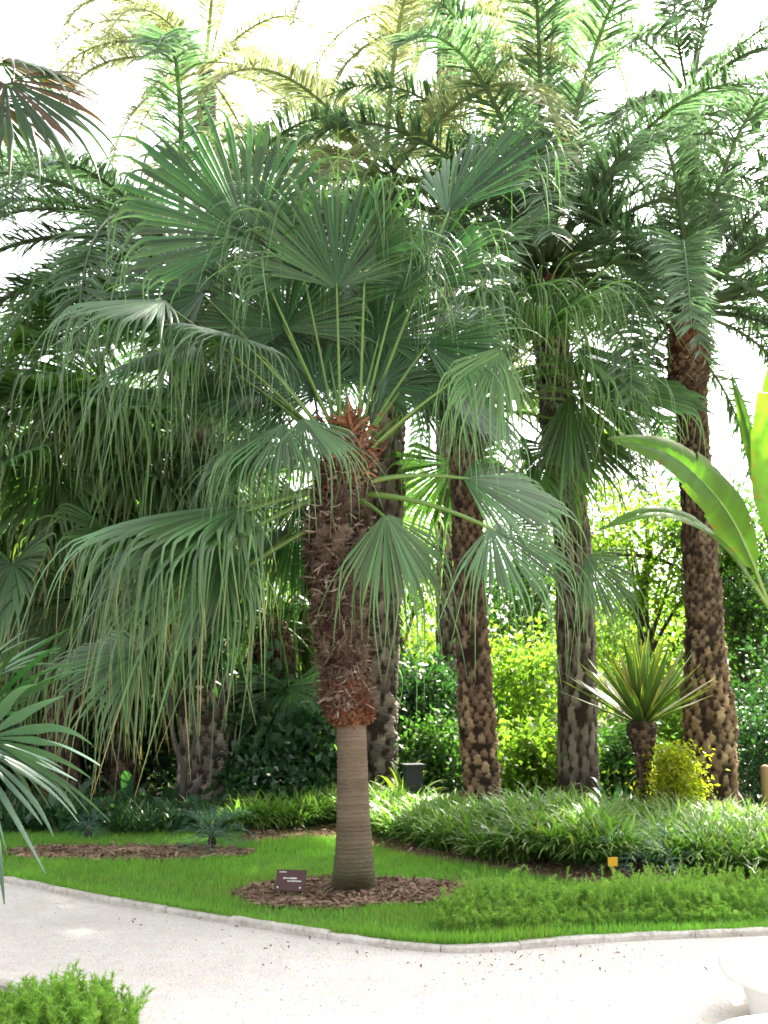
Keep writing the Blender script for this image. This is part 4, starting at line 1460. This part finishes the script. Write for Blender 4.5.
def word_line(u, v, ln, h):
    end = u + ln
    while u < end - .003:
        w = g.uniform(.003, .0055)
        slab(mb, u, u + w, v, v + h * g.uniform(.7, 1.1), .009, .0105)
        u += w + (.0014 if g.random() > .16 else .005)


word_line(-.088, .132, .05, .009)
word_line(-.055, .086, .10, .011)
word_line(-.022, .066, .10, .009)
mb.build('lettering', M['letter'], sg_, smooth=False)
for u in (-.085, .075):
    mb = MB()
    mb.tube([plaque_pt(u, .022, .008), plaque_pt(u, .022, .013)], [.0075, .0065], 10)
    mb.build('screw', M['letter'], sg_)
for u in (-.05, .05):
    mb = MB()
    mb.tube([plaque_pt(u, .07, -.002), plaque_pt(u, .07, -.002) + [0, .03, -.14]], [.007, .006], 8)
    mb.build('stake', M['metal'], sg_)

tp_ = gnd(614, 888, LZ)
tg = thing('plant_tag', (tp_[0], tp_[1], LZ - .01), 'little yellow plant tag on a stake at the edge of the right border', 'plant tag')
mb = MB()
mb.box((tp_[0], tp_[1], LZ + .07), (.012, .004, .17), .2)
mb.build('stake', M['yellow_tag'], tg, smooth=False)
mb = MB()
mb.box((tp_[0] - .004, tp_[1] - .006, LZ + .185), (.075, .006, .062), .2)
mb.build('plate', M['yellow_tag'], tg, smooth=False)

lp = at(413, 806, 11.2)
li = thing('garden_light', (lp[0], 11.2, 0), 'dark box-shaped garden floodlight on a stake behind the border grass', 'garden light')
mb = MB()
mb.tube([(lp[0] + .06, 11.22, -.02), (lp[0] + .06, 11.22, .5)], .018, 8)
mb.build('stake', M['black_metal'], li)
mb = MB()
mb.box((lp[0], 11.15, .44), (.19, .13, .30), .25)
mb.build('housing', M['black_metal'], li, smooth=False)
mb = MB()
mb.box((lp[0], 11.15, .605), (.23, .19, .025), .25)
mb.build('visor', M['black_metal'], li, smooth=False)

pp = at(768, 815, 11.0)
po = thing('wooden_post', (pp[0], 11.0, 0), 'short tan wooden post at the right edge', 'post')
mb = MB()
mb.tube([(pp[0], 11, -.03), (pp[0], 11, .55), (pp[0], 11, .60), (pp[0], 11, .62)], [.055, .052, .046, .02], 14)
mb.build('shaft', M['tan_wood'], po)

def lathe(mb, c, rows, n=40):
    c = np.asarray(c, float)
    th = np.arange(n) * 2 * math.pi / n
    V = [c + np.array([r * math.cos(t), r * math.sin(t), z]) for r, z in rows for t in th]
    k_ = len(rows)
    idx = np.arange(k_ * n).reshape(k_, n)
    nx = np.roll(idx, -1, 1)
    mb.add(V, np.stack([idx[:-1], nx[:-1], nx[1:], idx[1:]], -1).reshape(-1, 4))


# white stone seat at the lower right and the near one in front of it
s1 = np.array([*gnd(808, 1018)[:2], 0])
st = thing('stone_seat', (s1[0], s1[1], 0), 'white rounded stone seat on the gravel at the lower right', 'stone seat')
mb = MB()
lathe(mb, s1, [(1.25 * r_, 1.1 * z_) for r_, z_ in [(.001, -.02), (.20, -.02), (.205, .0), (.215, .06), (.235, .13), (.25, .155)]])
mb.build('pedestal', M['white_stone'], st)
mb = MB()
lathe(mb, s1, [(1.25 * r_, 1.1 * z_) for r_, z_ in [(.001, .15), (.27, .15), (.30, .165), (.312, .19), (.312, .215), (.30, .24), (.27, .252), (.15, .256), (.001, .257)]])
mb.build('seat', M['white_stone'], st)
s2 = np.array([at(815, 1020, 3.35)[0], 3.35, 0])
st = thing('stone_seat', (s2[0], s2[1], 0), 'second white stone seat cut off by the lower right corner', 'stone seat')
mb = MB()
lathe(mb, s2, [(.001, -.02), (.24, -.02), (.245, .0), (.25, .2), (.27, .36)])
mb.build('pedestal', M['white_stone'], st)
mb = MB()
lathe(mb, s2, [(.001, .35), (.30, .35), (.33, .365), (.34, .39), (.34, .41), (.33, .435), (.30, .446), (.001, .45)])
mb.build('seat', M['white_stone'], st)

# ------------------------------------------------------------------ light
SUN_AZ, SUN_EL = 32.0, 46.0     # clockwise from straight ahead
sd = np.array([math.sin(rad(SUN_AZ)) * math.cos(rad(SUN_EL)), math.cos(rad(SUN_AZ)) * math.cos(rad(SUN_EL)), math.sin(rad(SUN_EL))])
L = bpy.data.lights.new('sun', 'SUN')
L.energy = 4.2
L.angle = rad(.6)
L.color = (1, .93, .80)
lo = bpy.data.objects.new('sun', L)
lo.rotation_euler = Vector(sd).to_track_quat('Z', 'Y').to_euler()
COL.objects.link(lo)
w = bpy.data.worlds.new('World')
scene.world = w
w.use_nodes = True
nt = w.node_tree
bg = nt.nodes['Background']
sky = nt.nodes.new('ShaderNodeTexSky')
sky.sky_type = 'NISHITA'
sky.sun_disc = False
sky.sun_elevation = rad(SUN_EL)
sky.sun_rotation = rad(SUN_AZ)
sky.air_density = 1.0
sky.dust_density = 5.0
sky.ozone_density = 1.0
hs = nt.nodes.new('ShaderNodeHueSaturation')
hs.inputs['Saturation'].default_value = .22
nt.links.new(sky.outputs[0], hs.inputs['Color'])
nt.links.new(hs.outputs[0], bg.inputs[0])
bg.inputs[1].default_value = .12

scene.view_settings.view_transform = 'Standard'
scene.view_settings.look = 'None'
scene.view_settings.exposure = 2.58
scene.view_settings.gamma = 1.0
scene.view_settings.use_curve_mapping = False
cy = scene.cycles
cy.use_denoising = True
cy.max_bounces = 7
cy.diffuse_bounces = 4
cy.glossy_bounces = 2
cy.transmission_bounces = 4
cy.transparent_max_bounces = 4
cy.caustics_reflective = False
cy.caustics_refractive = False
cy.filter_width = 1.7

HAZE = 0
if HAZE:
    k = NT('light_haze')
    pv = k.n('ShaderNodeVolumePrincipled')
    k.put(pv, Color=(.95, .97, 1.0), Density=HAZE, Anisotropy=.35)
    k.l(pv.outputs[0], k.out.inputs['Volume'])
    mb = MB()
    mb.box((0, 12, 7.5), (130, 130, 18))
    kind(mb.build('haze', k.m, smooth=False), 'stuff', 'thin bright haze hanging in the air under the palms')
    cy.volume_bounces = 0
